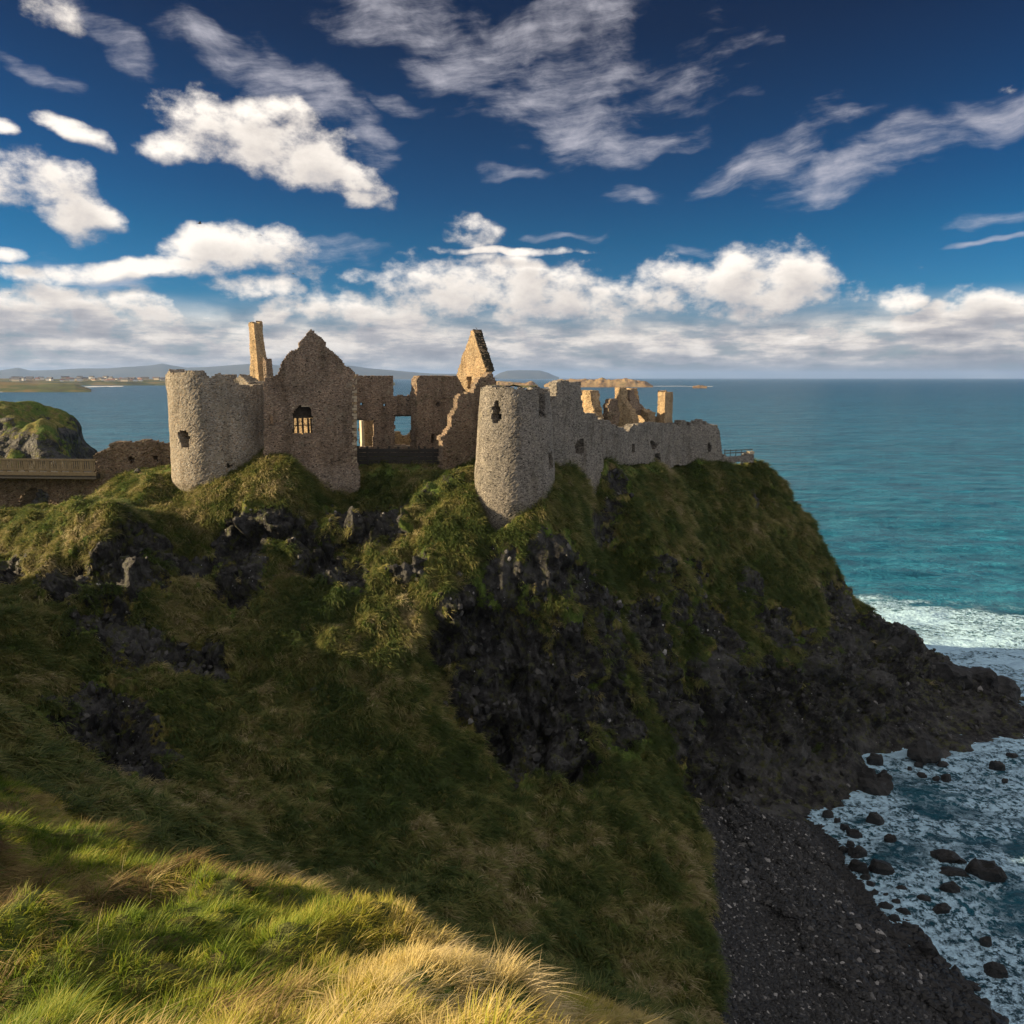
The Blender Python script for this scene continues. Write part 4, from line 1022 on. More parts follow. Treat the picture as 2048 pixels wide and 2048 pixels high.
# ---- birds
def bird(p, span, yaw, lift, label, perched=False):
    e = empty('bird', tuple(p), yaw); tag(e, label, 'bird', None if perched else 'birds circling over the castle')
    V, F = [], []
    n = 6; prof = [(-.36, .01), (-.25, .05), (-.05, .085), (.12, .075), (.24, .045), (.30, .05), (.36, .03), (.44, .004)]
    for x_, r in prof:
        for k in range(n):
            a = 2 * math.pi * k / n; V.append((x_ * span, math.cos(a) * r * span, math.sin(a) * r * span * .9 + (x_ * span * .9 if perched else 0)))
    for i in range(len(prof) - 1):
        for k in range(n): F.append((i * n + k, i * n + (k + 1) % n, (i + 1) * n + (k + 1) % n, (i + 1) * n + k))
    b_ = mesh_obj('body', np.array(V), np.array(F), M['bird'], e)
    for sgn in (-1, 1):
        L = [(.14, .05, 0), (.16, .30, lift * .6), (.05, .62, lift), (-.08, .60, lift), (-.10, .30, lift * .55), (-.12, .05, 0)]
        if perched: L = [(.12, .07, .1), (.05, .10, .0), (-.2, .08, -.22), (-.42, .03, -.42), (-.2, .05, -.2), (.0, .05, .05)]
        W = [(x_ * span, y_ * sgn * span, z_ * span) for x_, y_, z_ in L]; W2 = [(x_, y_, z_ - .018 * span) for x_, y_, z_ in W]
        me = bpy.data.meshes.new('wing'); me.from_pydata(W + W2, [], [(0, 1, 4, 5), (1, 2, 3, 4), (6, 11, 10, 7), (7, 10, 9, 8), (0, 6, 7, 1), (1, 7, 8, 2), (2, 8, 9, 3), (3, 9, 10, 4), (4, 10, 11, 5)])
        me.materials.append(M['bird']); o = bpy.data.objects.new('wing', me); C.objects.link(o); o.parent = e
    t_ = mesh_obj('tail', np.array([(-.32, -.03, 0), (-.32, .03, 0), (-.5, .07, 0), (-.5, -.07, 0), (-.32, -.03, -.02), (-.32, .03, -.02), (-.5, .07, -.02), (-.5, -.07, -.02)]) * span + np.array([0, 0, -.32 * span * .9 if perched else 0]),
                  np.array([(0, 1, 2, 3), (4, 7, 6, 5), (0, 4, 5, 1), (2, 6, 7, 3), (0, 3, 7, 4), (1, 5, 6, 2)]), M['bird'], e)
bird(ray(399, 447, 70), .55, .6, .25, 'dark bird with raised wings, highest of those over the castle')
bird(ray(520, 470, 85), .42, 2.2, -.1, 'dark bird flying in front of the round white cloud left of centre')
bird(ray(586, 547, 90), .42, -.7, -.2, 'dark bird flying lowest, just above and right of the chimney')
bird(ray(19, 587, 90), .34, 1.9, .1, 'dark bird flying at the far left against the cloud bank')
bird(ray(953, 657, 88.9), .42, 2.4, 0, 'black bird perched on the tip of the sunlit pointed gable', True)

# ------------------------------------------------------------------ far shores
def ridge(name, prof, Y0, depth, mat, label, z_base=-2.0, seed=1, rough=.12, rows_=16, kind='structure'):
    """rounded land with a silhouette given by (px, py) at distance Y0"""
    xs = np.array([p[0] for p in prof], float); ys = np.array([p[1] for p in prof], float)
    n = 260; X = np.linspace(xs[0], xs[-1], n); Yp = np.interp(X, xs, ys)
    top = np.array([ray(a, b, Y0) for a, b in zip(X, Yp)])
    V = []
    for k in range(rows_):
        t = k / (rows_ - 1); h = math.sin(math.pi * t) ** .7 if 0 < t < 1 else 0
        y = Y0 + (t - .5) * depth
        zz = z_base + (top[:, 2] - z_base) * h
        xx = top[:, 0] * y / Y0
        nn = fbm(np.stack([xx, np.full(n, y), 0 * xx], -1), 6 / depth, 4, seed) - .5
        zz = zz + nn * rough * np.clip(zz - z_base, 0, None) * (0.3 if abs(t - .5) < .04 else 1)
        V.append(np.stack([xx, np.full(n, y), zz], -1))
    o = mesh_obj(name, np.concatenate(V), grid_faces(rows_, n), mat)
    tag(o, kind=kind, label=label)
    return o


ridge('hills', [(-700, 735), (-500, 728), (-300, 738), (-100, 742), (0, 741), (35, 735), (60, 741), (110, 740), (160, 737), (215, 737), (270, 733), (300, 731), (325, 727), (345, 731), (372, 735), (420, 734), (470, 730), (520, 727), (560, 731), (640, 733), (700, 731), (740, 737), (800, 742), (860, 747), (915, 748), (960, 751), (990, 754.6)], 22000, 7000, M['hill'], 'long line of blue grey hills along the horizon at left', z_base=-30)
ridge('hills', [(985, 754.6), (1000, 746), (1015, 741), (1040, 740), (1080, 741), (1095, 745), (1108, 751), (1118, 754.4)], 24000, 4000, M['hill'], 'low blue hill standing alone at the end of the bay', z_base=-30)
ridge('coast', [(-500, 752), (-200, 752), (0, 757), (60, 757), (120, 758), (250, 757), (330, 759), (400, 760), (470, 761), (560, 758), (640, 758), (720, 761), (790, 765)], 4700, 1300, M['coast'], 'far coast with the seaside town', seed=5)
ridge('coast', [(-600, 745), (-300, 752), (-60, 760), (0, 763), (40, 765), (75, 768), (120, 766), (150, 768), (170, 774), (182, 778.5)], 2450, 500, M['coast'], 'grassy point in front of the seaside town', seed=6)
ridge('skerry', [(1088, 770), (1100, 764), (1115, 759.5), (1150, 758.5), (1190, 758.5), (1203, 756), (1215, 760), (1240, 758), (1253, 757), (1270, 760), (1290, 762), (1300, 768), (1306, 771)], 3400, 160, M['skerry'], 'long bare sunlit skerry on the sea in the middle', seed=7, rough=.5)
ridge('skerry', [(958, 770), (985, 764), (1000, 762), (1010, 763), (1030, 765), (1050, 766), (1062, 762), (1066, 763), (1072, 768), (1076, 770)], 3700, 120, M['skerry'], 'lower darker skerry left of the long one', seed=8, rough=.6)
ridge('skerry', [(1385, 772.2), (1396, 770.8), (1404, 770.5), (1414, 772.4)], 3000, 30, M['skerry'], 'tiny rock awash right of the long skerry', seed=9, rough=.4)
# surf on the far beach and skerries lies on the water as thin raised sheets of foam
m, t, b, p = new_mat('far_surf'); t.set(b.inputs['Base Color'], t.ramp(t.noise(t.vec('MULTIPLY', p, (1, .3, 1)), .03, 4, .7), [(.4, (.5, .55, .58)), (.6, (.85, .85, .85))])); b.inputs['Roughness'].default_value = .9
M['surf'] = m


def surf(pts_, wd, label):
    c = np.array([ray_z(*q_) for q_ in pts_]); n = len(c); V = []
    for i in range(n):
        w_ = wd * (.3 + .7 * math.sin(math.pi * (i + .5) / n)) * (.7 + .6 * random.random())
        V += [(c[i][0], c[i][1] - w_, .1), (c[i][0], c[i][1], .9), (c[i][0], c[i][1] + w_, .1)]
    F = [(i * 3 + a, i * 3 + a + 1, i * 3 + a + 4, i * 3 + a + 3) for i in range(n - 1) for a in (0, 1)]
    o = mesh_obj('surf', np.array(V), np.array(F), M['surf']); tag(o, label=label, kind='stuff')
surf([(x_, np.interp(x_, [-60, 0, 60, 130, 180], [787, 784.5, 781, 777.5, 776.5])) for x_ in np.linspace(-60, 182, 50)], 40, 'line of surf along the far sandy shore')
surf([(x_, 773.6 - .01 * (x_ - 175) + .5 * math.sin(x_ * .3)) for x_ in np.linspace(172, 240, 30)], 110, 'patch of surf off the grassy point')
surf([(x_, 772.4) for x_ in np.linspace(1290, 1372, 24)], 30, 'thin foam off the end of the long skerry')
surf([(x_, 772.9 + .2 * math.sin(x_)) for x_ in np.linspace(1372, 1425, 24)], 60, 'foam round the tiny rock')

# ------------------------------------------------------------------ headland on the left
hp = []
for r_ in [(0, 832, 150), (40, 844, 150), (80, 842, 150), (100, 842, 149), (120, 854, 148), (130, 880, 146), (142, 915, 144), (155, 938, 143), (-80, 800, 155), (-200, 770, 160), (0, 900, 142), (60, 900, 141), (110, 880, 143), (120, 930, 140), (0, 960, 138), (-100, 900, 142), (60, 860, 144), (20, 840, 147), (-100, 960, 138), (150, 940, 140)]:
    hp.append(ray(*r_))
for r_ in [(-95, 165, 32), (-110, 170, 33), (-83, 160, 6), (-82, 150, 4), (-80, 142, 3), (-84, 170, -2), (-100, 180, 20), (-130, 190, 20), (-130, 160, 36), (-95, 190, -2), (-72, 140, -2), (-72, 150, -2), (-75, 160, -2), (-110, 130, 12), (-85, 130, 4), (-130, 130, 14), (-70, 132, -2), (-160, 150, 30)]:
    hp.append(np.array(r_, float))
hp = np.array(hp); hk = rbf_fit(hp[:, :2], hp[:, 2])
gx_, gy_ = np.meshgrid(np.linspace(-150, -66, 190), np.linspace(126, 186, 170))
gz_ = rbf_eval(hp[:, :2], hk, np.stack([gx_.ravel(), gy_.ravel()], 1)).reshape(gx_.shape)
HP = np.stack([gx_, gy_, gz_], -1); HN = analyse(HP)
HR = np.clip(.48 + (1 - HN[..., 2] - .3) * 1.2 + (fbm(HP, .15, 3, 5) - .5) * 1.6, 0, 1)
HP = HP + HN * ((fbm(HP, .12, 4, 81, .6) - .5) * 6 * np.clip(gz_ / 8, 0, 1) + (fbm(HP * (1, 1, .5), .5, 3, 82, ridged=True) - .6) * 1.4 * HR)[..., None]
hd = mesh_obj('headland', HP.reshape(-1, 3), grid_faces(*gx_.shape), M['ground'], attrs={'rock': ('FLOAT', HR), 'beach': ('FLOAT', HR * 0)})
tag(hd, kind='structure', label='dark grassy headland behind the footbridge')

# ------------------------------------------------------------------ town on the far coast
def house_mesh(wd, dp, ht, roof, gable=True):
    a, b = wd / 2, dp / 2
    V = [(-a, -b, 0), (a, -b, 0), (a, b, 0), (-a, b, 0), (-a, -b, ht), (a, -b, ht), (a, b, ht), (-a, b, ht)]
    F = [(0, 1, 5, 4), (1, 2, 6, 5), (2, 3, 7, 6), (3, 0, 4, 7)]
    me = bpy.data.meshes.new('wall'); me.from_pydata(V, [], F)
    e = wd * .04; R_ = [(-a - e, -b - e, ht), (a + e, -b - e, ht), (a + e, b + e, ht), (-a - e, b + e, ht), (-a - e, 0, ht + roof), (a + e, 0, ht + roof)]
    mr_ = bpy.data.meshes.new('roof'); mr_.from_pydata(R_, [], [(0, 1, 5, 4), (2, 3, 4, 5), (1, 2, 5), (3, 0, 4)])
    return me, mr_


kinds = []
for i, (wd, dp, ht, rf, wm, rm) in enumerate([(20, 12, 9, 5, 'white_wall', 'slate'), (34, 14, 10, 6, 'cream_wall', 'slate'), (16, 11, 7, 5, 'white_wall', 'tile'), (24, 14, 13, 5, 'white_wall', 'slate'), (28, 12, 7, 4, 'cream_wall', 'tile')]):
    a_, b_ = house_mesh(wd, dp, ht, rf); a_.materials.append(M[wm]); b_.materials.append(M[rm]); kinds.append((a_, b_))
hl = [('white town house with slate roof', 'white'), ('long cream town house with slate roof', 'cream'), ('small white house with red roof', 'small'), ('tall white town house with slate roof', 'tall'), ('low cream house with red roof', 'low')]
rnd = random.Random(4)
spots = []
for k in range(76):
    spots.append((rnd.choice([rnd.uniform(60, 330), rnd.uniform(130, 260), rnd.uniform(200, 330), rnd.uniform(20, 60)]), rnd.uniform(0, 1)))
spots.sort()
def nth(n): return '%d%s' % (n, 'th' if 10 <= n % 100 <= 20 else {1: 'st', 2: 'nd', 3: 'rd'}.get(n % 10, 'th'))
for num, (x_, t_) in enumerate(spots):
    Yh = 4080 + t_ * 380; base = ray(x_, 762.5 - t_ * 4.5, Yh); kd = rnd.randrange(5)
    e = empty('town_house', (base[0], base[1], base[2] - 1), rnd.uniform(-.5, .5))
    tag(e, hl[kd][0] + ', ' + nth(num + 1) + ' from the left in the far town', 'house', 'houses of the far seaside town')
    s_ = rnd.uniform(.75, 1.25); e.scale = (s_, s_, s_)
    for me_, nm in zip(kinds[kd], ('wall', 'roof')):
        o = bpy.data.objects.new(nm, me_); C.objects.link(o); o.parent = e

# ------------------------------------------------------------------ rocks in the surf
def rock_obj(name, c, size, seed, mat, rz=0.0, sub=3):
    import bmesh
    bm = bmesh.new(); bmesh.ops.create_icosphere(bm, subdivisions=sub, radius=1)
    V = np.array([v.co[:] for v in bm.verts])
    n1 = fbm(V + seed * 3.1, 1.1, 3, seed) - .5; n2 = fbm(V + seed, 3.2, 3, seed + 3, ridged=True) - .5
    n3 = np.round(fbm(V + seed * 2, 1.7, 1, seed + 9) * 5) / 5 - .5
    V = V * (1 + n1 * .8 + n2 * .35 + n3 * .7)[:, None]
    V = np.sign(V) * np.abs(V) ** .85
    V *= np.array(size)
    for v, q_ in zip(bm.verts, V): v.co = q_
    me = bpy.data.meshes.new(name); bm.to_mesh(me); bm.free(); me.materials.append(mat)
    o = bpy.data.objects.new(name, me); C.objects.link(o); o.location = c; o.rotation_euler = (0, 0, rz)
    return o


RK = [(1750, 1522, 16, 11, 'round dark rock in the foam just off the foot of the castle cliff'), (1993, 1533, 13, 9, 'dark rock alone in the foam near the right edge below the spit'),
      (1767, 1560, 18, 14, 'pointed dark rock right of the boulder touching the cliff foot'), (1732, 1560, 20, 18, 'large black boulder touching the foot of the cliff'),
      (1750, 1641, 17, 12, 'dark rock standing in foam off the head of the shingle beach'), (1779, 1681, 13, 11, 'dark upright rock a little seaward of the beach head rocks'),
      (1708, 1668, 15, 9, 'flat dark rock at the water edge near the beach head'), (1690, 1655, 11, 8, 'small flat rock at the water edge nearest the cliff'),
      (1712, 1708, 18, 14, 'black boulder on the water edge, upper of a pair'), (1718, 1738, 19, 14, 'black boulder on the water edge, lower of a pair'),
      (1762, 1741, 24, 15, 'slanting dark rock in foam right of the pair of black boulders'), (1895, 1721, 30, 12, 'long dark rock in open water, upper of two lying parallel'),
      (1903, 1745, 28, 7, 'long low dark rock in open water, lower of two lying parallel'), (1971, 1748, 34, 20, 'largest dark rock standing in the bay water near the right edge'),
      (1899, 1779, 18, 12, 'dark rock below the two long parallel rocks'), (1884, 1817, 20, 9, 'slanting flat rock nearer the beach below the parallel rocks'),
      (1850, 1797, 13, 7, 'small dark rock half under water between beach and parallel rocks'), (1853, 1899, 21, 12, 'dark oval rock in a collar of white foam close to the shingle'),
      (1993, 1944, 20, 9, 'dark flat rock near the lower right corner of the bay'), (1971, 1882, 12, 8, 'dark rock in the swell above the lower right corner'),
      (1803, 1777, 11, 6, ''), (1741, 1768, 9, 7, ''), (1748, 1785, 9, 6, ''), (1792, 1803, 10, 7, ''), (1808, 1823, 13, 5, ''), (1772, 1788, 6, 4, ''), (1747, 1808, 7, 5, ''), (1843, 1549, 10, 5, ''), (1893, 1556, 10, 7, ''), (1872, 1556, 7, 5, ''),
      (1837, 1527, 9, 5, ''), (1819, 1535, 6, 3, ''), (1886, 1527, 11, 4, ''), (2026, 1509, 11, 4, ''), (1951, 1975, 9, 5, ''), (1971, 2004, 9, 6, ''), (1815, 1850, 9, 5, ''), (1790, 1835, 12, 6, ''), (1770, 1812, 14, 7, ''), (1730, 1755, 12, 8, ''), (2010, 1560, 6, 4, ''), (1700, 1690, 10, 8, ''), (1686, 1700, 10, 8, ''), (1655, 1630, 12, 8, ''), (1675, 1640, 9, 6, '')]
seen_ = set()
SHORT = ['round rock off the cliff foot', 'lone foam rock near the right edge', 'pointed rock beside the cliff foot boulder', 'large boulder at the cliff foot', 'rock off the beach head', 'upright rock off the beach head', 'flat rock at the beach head',
         'small flat rock nearest the cliff', 'upper boulder of the water edge pair', 'lower boulder of the water edge pair', 'slanting rock by the boulder pair', 'upper long parallel rock', 'lower long parallel rock', 'largest rock of the bay', 'rock under the parallel rocks',
         'slanting flat rock near the beach', 'half sunken rock by the beach', 'oval rock in its foam collar', 'flat rock near the lower right corner', 'swell rock above the lower right corner']
for k, (x_, y_, rx, ry, lb) in enumerate(RK):
    c = ray_z(x_, y_, .15); dist = np.linalg.norm(c - np.array([0, 0, EYE]))
    a_ = rx / FPX * dist; h_ = ry / FPX * dist
    o = rock_obj('sea_rock', (c[0], c[1], .0), (a_ * .74, max(a_ * .44, h_ * .6), h_ * 1.2), 5 + k, M['wet_rock'], rz=-.3 + .5 * random.random(), sub=3 if rx > 12 else 2)
    if not lb:
        near_ = sorted([(math.hypot(x_ - q_[0], y_ - q_[1]), q_) for q_ in RK if q_[4]], key=lambda z_: z_[0])
        for dist_, q_ in near_:
            dx_, dy_ = x_ - q_[0], y_ - q_[1]
            way = ('left of' if dx_ < 0 else 'right of') if abs(dx_) > 1.6 * abs(dy_) else ('above' if dy_ < 0 else 'below') if abs(dy_) > 1.6 * abs(dx_) else ('up and ' if dy_ < 0 else 'down and ') + ('left of' if dx_ < 0 else 'right of')
            lb2 = 'small rock awash ' + way + ' the ' + SHORT[RK.index(q_)]
            if lb2 not in seen_: break
        seen_.add(lb2)
    o.data.polygons.foreach_set('use_smooth', [False] * len(o.data.polygons))
    tag(o, lb or lb2, 'rock', 'small dark rocks awash in the surf' if not lb else 'dark rocks standing in the bay')
# rocks of the spit and along the cliff foot
SR = [(1765, 1282, 104, 3.4, 'squared dark rock on the ridge where the cliff meets the spit'), (1795, 1270, 105, 3.0, 'rounded dark knob on the crest of the spit against white foam'), (1900, 1345, 95, 2.2, 'dark crest rock midway along the low spit'),
      (1960, 1350, 97, 2.0, 'dark rock in foam on the far side of the spit'), (2010, 1375, 93, 1.8, 'outermost dark rock at the tip of the spit'), (1985, 1358, 96, 1.3, 'low dark rock between crest and tip of the spit'), (1745, 1570, 72, 1.6, 'black boulder wedged at the cliff foot beside the surf'),
      (1850, 1500, 78, 1.8, 'dark rock at the near foot of the spit where foam begins')]
for k, (x_, y_, Yd, r_, lb) in enumerate(SR):
    c = ray(x_, y_, Yd)
    o = rock_obj('shore_rock', tuple(c - np.array([0, 0, r_ * .3])), (r_, r_ * .8, r_ * .75), 70 + k, M['dry_rock'], rz=k, sub=3); tag(o, lb, 'rock', 'dark rocks of the spit and cliff foot')

# ------------------------------------------------------------------ scatter
def sample_grid(P_, count, weight, seed):
    """random places on a grid surface, by area times weight"""
    rg = np.random.default_rng(seed)
    a = P_[1:, :-1] - P_[:-1, :-1]; b = P_[:-1, 1:] - P_[:-1, :-1]
    n = np.cross(b, a); ar = np.linalg.norm(n, axis=-1)
    wgt = (ar * weight[:-1, :-1]).ravel(); cdf = np.cumsum(wgt); tot = cdf[-1]
    if isinstance(count, float): count = int(tot * count)
    i = np.searchsorted(cdf, rg.random(count) * tot); i = np.clip(i, 0, len(cdf) - 1)
    r, c = np.divmod(i, P_.shape[1] - 1); f, g = rg.random(count), rg.random(count)
    p = P_[r, c] + a[r, c] * f[:, None] + b[r, c] * g[:, None]
    return p, r, c


def euler_from(zaxis, xhint):
    z_ = zaxis / np.linalg.norm(zaxis, axis=1, keepdims=True)
    x_ = xhint - z_ * (xhint * z_).sum(1, keepdims=True); x_ /= np.linalg.norm(x_, axis=1, keepdims=True) + 1e-9
    y_ = np.cross(z_, x_)
    m = np.stack([x_, y_, z_], 2)
    ry = -np.arcsin(np.clip(m[:, 2, 0], -1, 1)); rx = np.arctan2(m[:, 2, 1], m[:, 2, 2]); rz = np.arctan2(m[:, 1, 0], m[:, 0, 0])
    return np.stack([rx, ry, rz], 1)


def tuft(name, nb, length, width, spread, droop, mat, seed, segs=3, lean=.0):
    rg = np.random.default_rng(seed); V, F, tp = [], [], []
    for k in range(nb):
        a = rg.random() * 2 * math.pi; r = spread * math.sqrt(rg.random()); L = length * (.55 + .6 * rg.random()); w_ = width * (.7 + .6 * rg.random())
        bx, by = r * math.cos(a), r * math.sin(a)
        out = np.array([math.cos(a), math.sin(a)]) * .35 * rg.random() + np.array([lean + droop * (.5 + rg.random()), rg.normal() * .25])
        side = np.array([-out[1], out[0], 0]); side = side / (np.linalg.norm(side) + 1e-6)
        if rg.random() < .5: side = np.array([rg.normal(), rg.normal(), 0]); side /= np.linalg.norm(side)
        s0 = len(V); own = rg.random() * .9 - .2
        for i in range(segs + 1):
            t_ = i / segs
            h = L * (t_ - .42 * min(1.6, np.linalg.norm(out)) * t_ * t_); q_ = np.array([bx, by, h - .04]) + np.append(out * L * t_ ** 1.6 * .8, 0)
            ww = w_ * (1 - t_) ** .7
            if i < segs:
                V += [q_ - side * ww / 2, q_ + side * ww / 2]; tp += [t_ * .7 + own] * 2
            else: V += [q_]; tp += [.7 + own]
        for i in range(segs - 1): F.append((s0 + 2 * i, s0 + 2 * i + 1, s0 + 2 * i + 3, s0 + 2 * i + 2))
        e_ = s0 + 2 * (segs - 1); F.append((e_, e_ + 1, e_ + 2))
    me = bpy.data.meshes.new(name); me.from_pydata([tuple(v) for v in V], [], F)
    at = me.attributes.new('tip', 'FLOAT', 'POINT'); at.data.foreach_set('value', np.array(tp, np.float32))
    me.materials.append(mat); me.polygons.foreach_set('use_smooth', [True] * len(F))
    return bpy.data.objects.new(name, me)


def scatter(name, pts_, rot, scl, tint, idx, protos, label):
    col = bpy.data.collections.new(name + '_kinds')
    for p_ in protos: col.objects.link(p_)
    me = bpy.data.meshes.new(name); me.vertices.add(len(pts_)); me.vertices.foreach_set('co', np.ascontiguousarray(pts_, np.float32).ravel())
    for nm, ty, arr, key in (('rot', 'FLOAT_VECTOR', rot, 'vector'), ('scl', 'FLOAT', scl, 'value'), ('tint', 'FLOAT', tint, 'value')):
        at = me.attributes.new(nm, ty, 'POINT'); at.data.foreach_set(key, np.ascontiguousarray(arr, np.float32).ravel())
    at = me.attributes.new('idx', 'INT', 'POINT'); at.data.foreach_set('value', np.ascontiguousarray(idx, np.int32))
    for p_ in protos[:1]: me.materials.append(p_.data.materials[0])
    o = bpy.data.objects.new(name, me); C.objects.link(o); tag(o, label=label, kind='stuff')
    ng = bpy.data.node_groups.new(name + '_nodes', 'GeometryNodeTree')
    ng.interface.new_socket('Geometry', in_out='INPUT', socket_type='NodeSocketGeometry'); ng.interface.new_socket('Geometry', in_out='OUTPUT', socket_type='NodeSocketGeometry')
    N_, L_ = ng.nodes, ng.links
    gi, go = N_.new('NodeGroupInput'), N_.new('NodeGroupOutput')
    mp = N_.new('GeometryNodeMeshToPoints'); ip = N_.new('GeometryNodeInstanceOnPoints'); ci = N_.new('GeometryNodeCollectionInfo')
    ci.inputs['Collection'].default_value = col; ci.inputs['Separate Children'].default_value = True; ci.inputs['Reset Children'].default_value = True
    ip.inputs['Pick Instance'].default_value = True
    def attr(nm, ty):
        a_ = N_.new('GeometryNodeInputNamedAttribute'); a_.data_type = ty; a_.inputs[0].default_value = nm; return a_.outputs[0]
    L_.new(gi.outputs[0], mp.inputs[0]); L_.new(mp.outputs[0], ip.inputs['Points']); L_.new(ci.outputs[0], ip.inputs['Instance'])
    L_.new(attr('idx', 'INT'), ip.inputs['Instance Index'])
    e2r = N_.new('FunctionNodeEulerToRotation'); L_.new(attr('rot', 'FLOAT_VECTOR'), e2r.inputs[0]); L_.new(e2r.outputs[0], ip.inputs['Rotation'])
    L_.new(attr('scl', 'FLOAT'), ip.inputs['Scale']); L_.new(ip.outputs[0], go.inputs[0])
    md = o.modifiers.new('scatter', 'NODES'); md.node_group = ng
    return o


camv = np.array([0, 0, EYE])
face = (TN * (camv - TP)).sum(-1) / (np.linalg.norm(TP - camv, axis=-1) + 1e-6)
s_of = TP[..., 0] / np.maximum(TP[..., 1], .1)
view = (np.abs(s_of) < .92)
# --- long grass on the slopes
rk_n = rock + (fbm(TP, .5, 5, 90, .65) - .5) * 1.9
wgt = (rk_n < .46) * (beach < .35) * (TP[..., 1] > 22) * (TP[..., 1] < 112) * (face > .04) * view * (TP[..., 2] > 1.5) * (s_of > -.80)
wgt = wgt * np.where((TP[..., 2] > 31) & (TP[..., 1] > 79), .25, 1)
pt, r_, c_ = sample_grid(TP, 130000, wgt.astype(float), 1)
nn_ = TN[r_, c_]
down = np.stack([nn_[:, 0], nn_[:, 1], -(1 - nn_[:, 2]) - .05], 1) + np.array([.35, -.05, 0])
rg = np.random.default_rng(3)
down += rg.normal(size=down.shape) * .22
flow = fbm(pt, .12, 3, 95) - .5
down[:, 0] += flow * 1.4
zx = nn_ * .75 + np.array([0, 0, .5]) + rg.normal(size=nn_.shape) * .12
rot = euler_from(zx, down)
tint = .31 + (fbm(pt, .22, 3, 96) - .5) * 1.4 + (fbm(pt, 1.0, 2, 97) - .5) * 1.0 + rg.normal(size=len(pt)) * .17
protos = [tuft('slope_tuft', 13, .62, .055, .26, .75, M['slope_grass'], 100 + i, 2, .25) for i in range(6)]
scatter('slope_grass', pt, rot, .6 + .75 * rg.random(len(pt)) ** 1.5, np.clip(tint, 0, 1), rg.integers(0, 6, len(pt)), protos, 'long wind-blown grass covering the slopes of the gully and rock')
# --- foreground grass
wgt = (TP[..., 1] < 24) * (TP[..., 1] > 1.5) * (face > -.25) * (np.abs(s_of) < 1.05)
dens = wgt * np.clip(9 / np.maximum(TP[..., 1], 3), .5, 2.0)
pt, r_, c_ = sample_grid(TP, 52000, dens.astype(float), 2)
nn_ = TN[r_, c_]
down = np.stack([nn_[:, 0] + .6, nn_[:, 1] - .15, 0 * nn_[:, 0]], 1) + rg.normal(size=nn_.shape) * .35
zx = nn_ * .6 + np.array([0, 0, .6]) + rg.normal(size=nn_.shape) * .12
rot = euler_from(zx, down)
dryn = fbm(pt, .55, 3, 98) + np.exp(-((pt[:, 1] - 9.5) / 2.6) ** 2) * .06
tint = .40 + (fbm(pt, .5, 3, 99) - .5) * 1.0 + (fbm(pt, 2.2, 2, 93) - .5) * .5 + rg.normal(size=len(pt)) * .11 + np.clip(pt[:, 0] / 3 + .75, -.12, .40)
isdry = (dryn + rg.normal(size=len(pt)) * .10 > .72)
idx = np.where(isdry, 6 + rg.integers(0, 4, len(pt)), rg.integers(0, 6, len(pt)))
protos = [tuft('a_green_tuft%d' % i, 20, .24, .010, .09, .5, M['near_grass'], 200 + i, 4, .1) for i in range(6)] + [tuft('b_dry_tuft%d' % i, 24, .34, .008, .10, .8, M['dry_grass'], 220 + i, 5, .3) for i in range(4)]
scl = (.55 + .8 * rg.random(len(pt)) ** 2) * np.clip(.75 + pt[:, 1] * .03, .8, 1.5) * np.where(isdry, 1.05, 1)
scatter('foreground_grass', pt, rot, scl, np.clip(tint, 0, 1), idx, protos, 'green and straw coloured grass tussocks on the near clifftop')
# tall seed stalks
pt, r_, c_ = sample_grid(TP, 320, dens.astype(float) * (TP[..., 1] > 5.6), 5)
rot = euler_from(np.tile([0, 0, 1.0], (len(pt), 1)) + rg.normal(size=pt.shape) * .12, np.tile([1.0, 0, 0], (len(pt), 1)) + rg.normal(size=pt.shape) * .3)
scatter('seed_stalks', pt, rot, .7 + .6 * rg.random(len(pt)), .6 + .4 * rg.random(len(pt)), rg.integers(0, 3, len(pt)), [tuft('stalks%d' % i, 3, .42, .006, .05, .12, M['dry_grass'], 240 + i, 4, .05) for i in range(3)], 'dry seed stalks standing above the near grass')
# --- shingle
def pebble(name, seed, mat):
    o = rock_obj(name, (0, 0, 0), (.5, .38, .27), seed, mat, sub=2); C.objects.unlink(o); return o
wgt = (beach > .4) * (TP[..., 2] > -.3) * view * (TP[..., 1] > 30)
pt, r_, c_ = sample_grid(TP, 95000, wgt.astype(float), 6)
rot = rg.random((len(pt), 3)) * np.array([.6, .6, 6.28])
big_ = np.clip((fbm(pt, .12, 3, 92) - .35) * 2.5, .2, 1)
wet = np.clip(1 - (TP[r_, c_][:, 2]) / 1.2, 0, 1)
scl = .14 + .9 * rg.random(len(pt)) ** 9 * big_ + .16 * rg.random(len(pt)) + wet * .25 * rg.random(len(pt))
m, t, b, p = new_mat('beach_cobbles'); ob = t.n('ShaderNodeAttribute', attribute_name='tint', attribute_type='INSTANCER').outputs['Fac']
t.set(b.inputs['Base Color'], t.ramp(ob, [(0, (.003, .004, .005)), (.6, (.010, .0115, .014)), (.9, (.028, .030, .032)), (.975, (.10, .10, .10)), (1, (.35, .35, .35))])); b.inputs['Roughness'].default_value = .55
M['cobble'] = m
scatter('shingle', pt, rot, scl, np.where(wet > .6, .3 * rg.random(len(pt)), rg.random(len(pt)) ** .8), rg.integers(0, 4, len(pt)), [pebble('cobble%d' % i, 300 + i, m) for i in range(4)], 'dark cobbles of the shingle beach below the cliff')
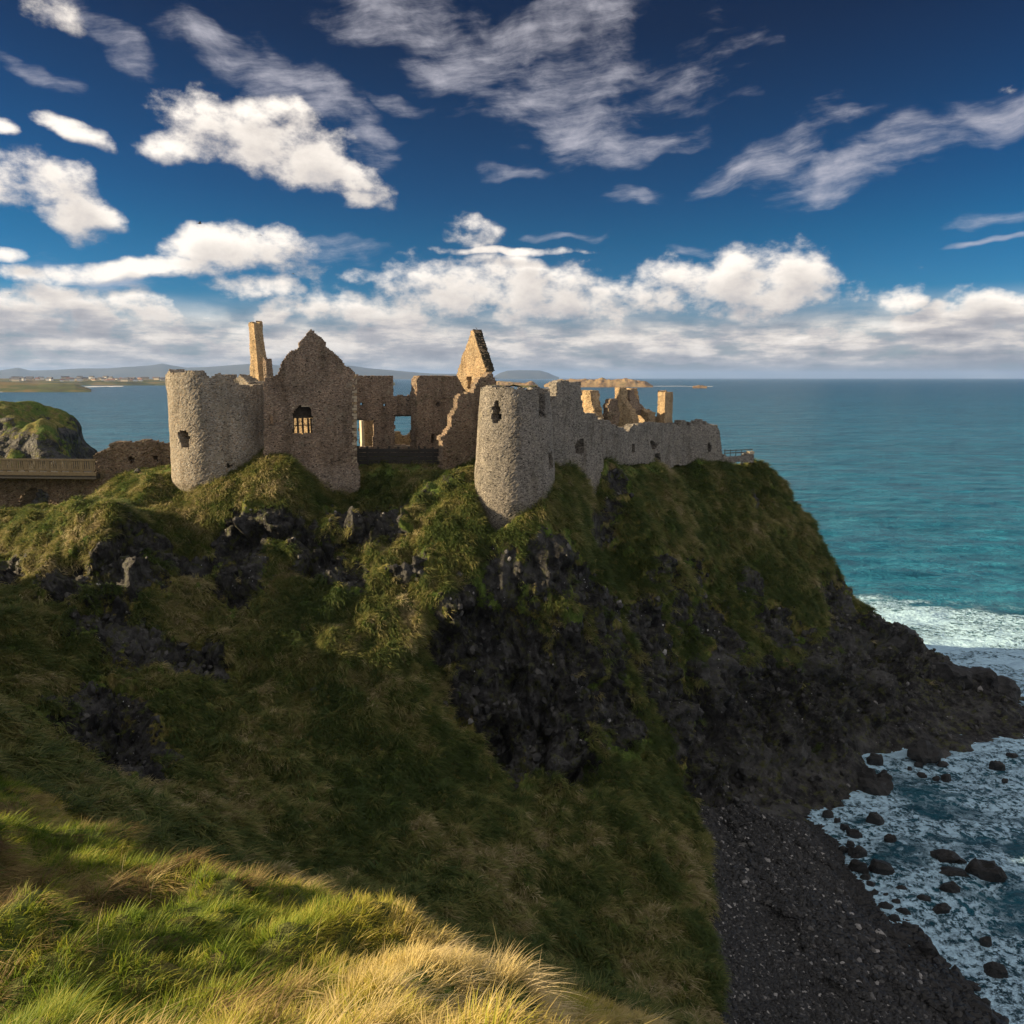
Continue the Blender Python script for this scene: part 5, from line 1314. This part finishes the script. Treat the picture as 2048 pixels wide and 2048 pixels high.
# --- loose blocks on the rock faces
wgt = (rk_n > .55) * (face > .05) * view * (TP[..., 2] > .3) * (TP[..., 1] > 30) * (TP[..., 1] < 110)
pt, r_, c_ = sample_grid(TP, 1800, wgt.astype(float), 7)
rot = rg.random((len(pt), 3)) * 6.28
m2, t, b, p = new_mat('basalt_blocks'); ob = t.n('ShaderNodeAttribute', attribute_name='tint', attribute_type='INSTANCER').outputs['Fac']
t.set(b.inputs['Base Color'], t.ramp(ob, [(0, (.008, .009, .010)), (.7, (.026, .027, .028)), (.93, (.07, .07, .068)), (.985, (.2, .2, .2)), (1, (.5, .5, .5))])); b.inputs['Roughness'].default_value = .6
bk_ = []
for i in range(4):
    o = rock_obj('block%d' % i, (0, 0, 0), (.5, .4, .42), 320 + i, m2, sub=1); o.data.polygons.foreach_set('use_smooth', [False] * len(o.data.polygons)); C.objects.unlink(o); bk_.append(o)
scatter('basalt_rubble', pt, rot, .22 + .75 * rg.random(len(pt)) ** 4, rg.random(len(pt)), rg.integers(0, 4, len(pt)), bk_, 'broken basalt blocks studding the dark cliff faces')

# ------------------------------------------------------------------ air
hz_m = bpy.data.materials.new('sea_air'); hz_m.use_nodes = True
t = NT(hz_m.node_tree)
vol = t.n('ShaderNodeVolumePrincipled'); vol.inputs['Color'].default_value = (.36, .56, 1.0, 1); vol.inputs['Density'].default_value = 3.1e-5
vol.inputs['Anisotropy'].default_value = .1
ho = t.n('ShaderNodeOutputMaterial'); t.t.links.new(vol.outputs[0], ho.inputs['Volume'])
X0, X1, Y0, Y1, Z0, Z1 = -320000, 320000, -3000, 60000, -60, 460
hv = np.array([(X0, Y0, Z0), (X1, Y0, Z0), (X1, Y1, Z0), (X0, Y1, Z0), (X0, Y0, Z1), (X1, Y0, Z1), (X1, Y1, Z1), (X0, Y1, Z1)])
hz = mesh_obj('haze', hv, np.array([(0, 3, 2, 1), (4, 5, 6, 7), (0, 1, 5, 4), (1, 2, 6, 5), (2, 3, 7, 6), (3, 0, 4, 7)]), hz_m, smooth=False)
tag(hz, kind='stuff', label='thin sea haze that fades the far hills to blue')
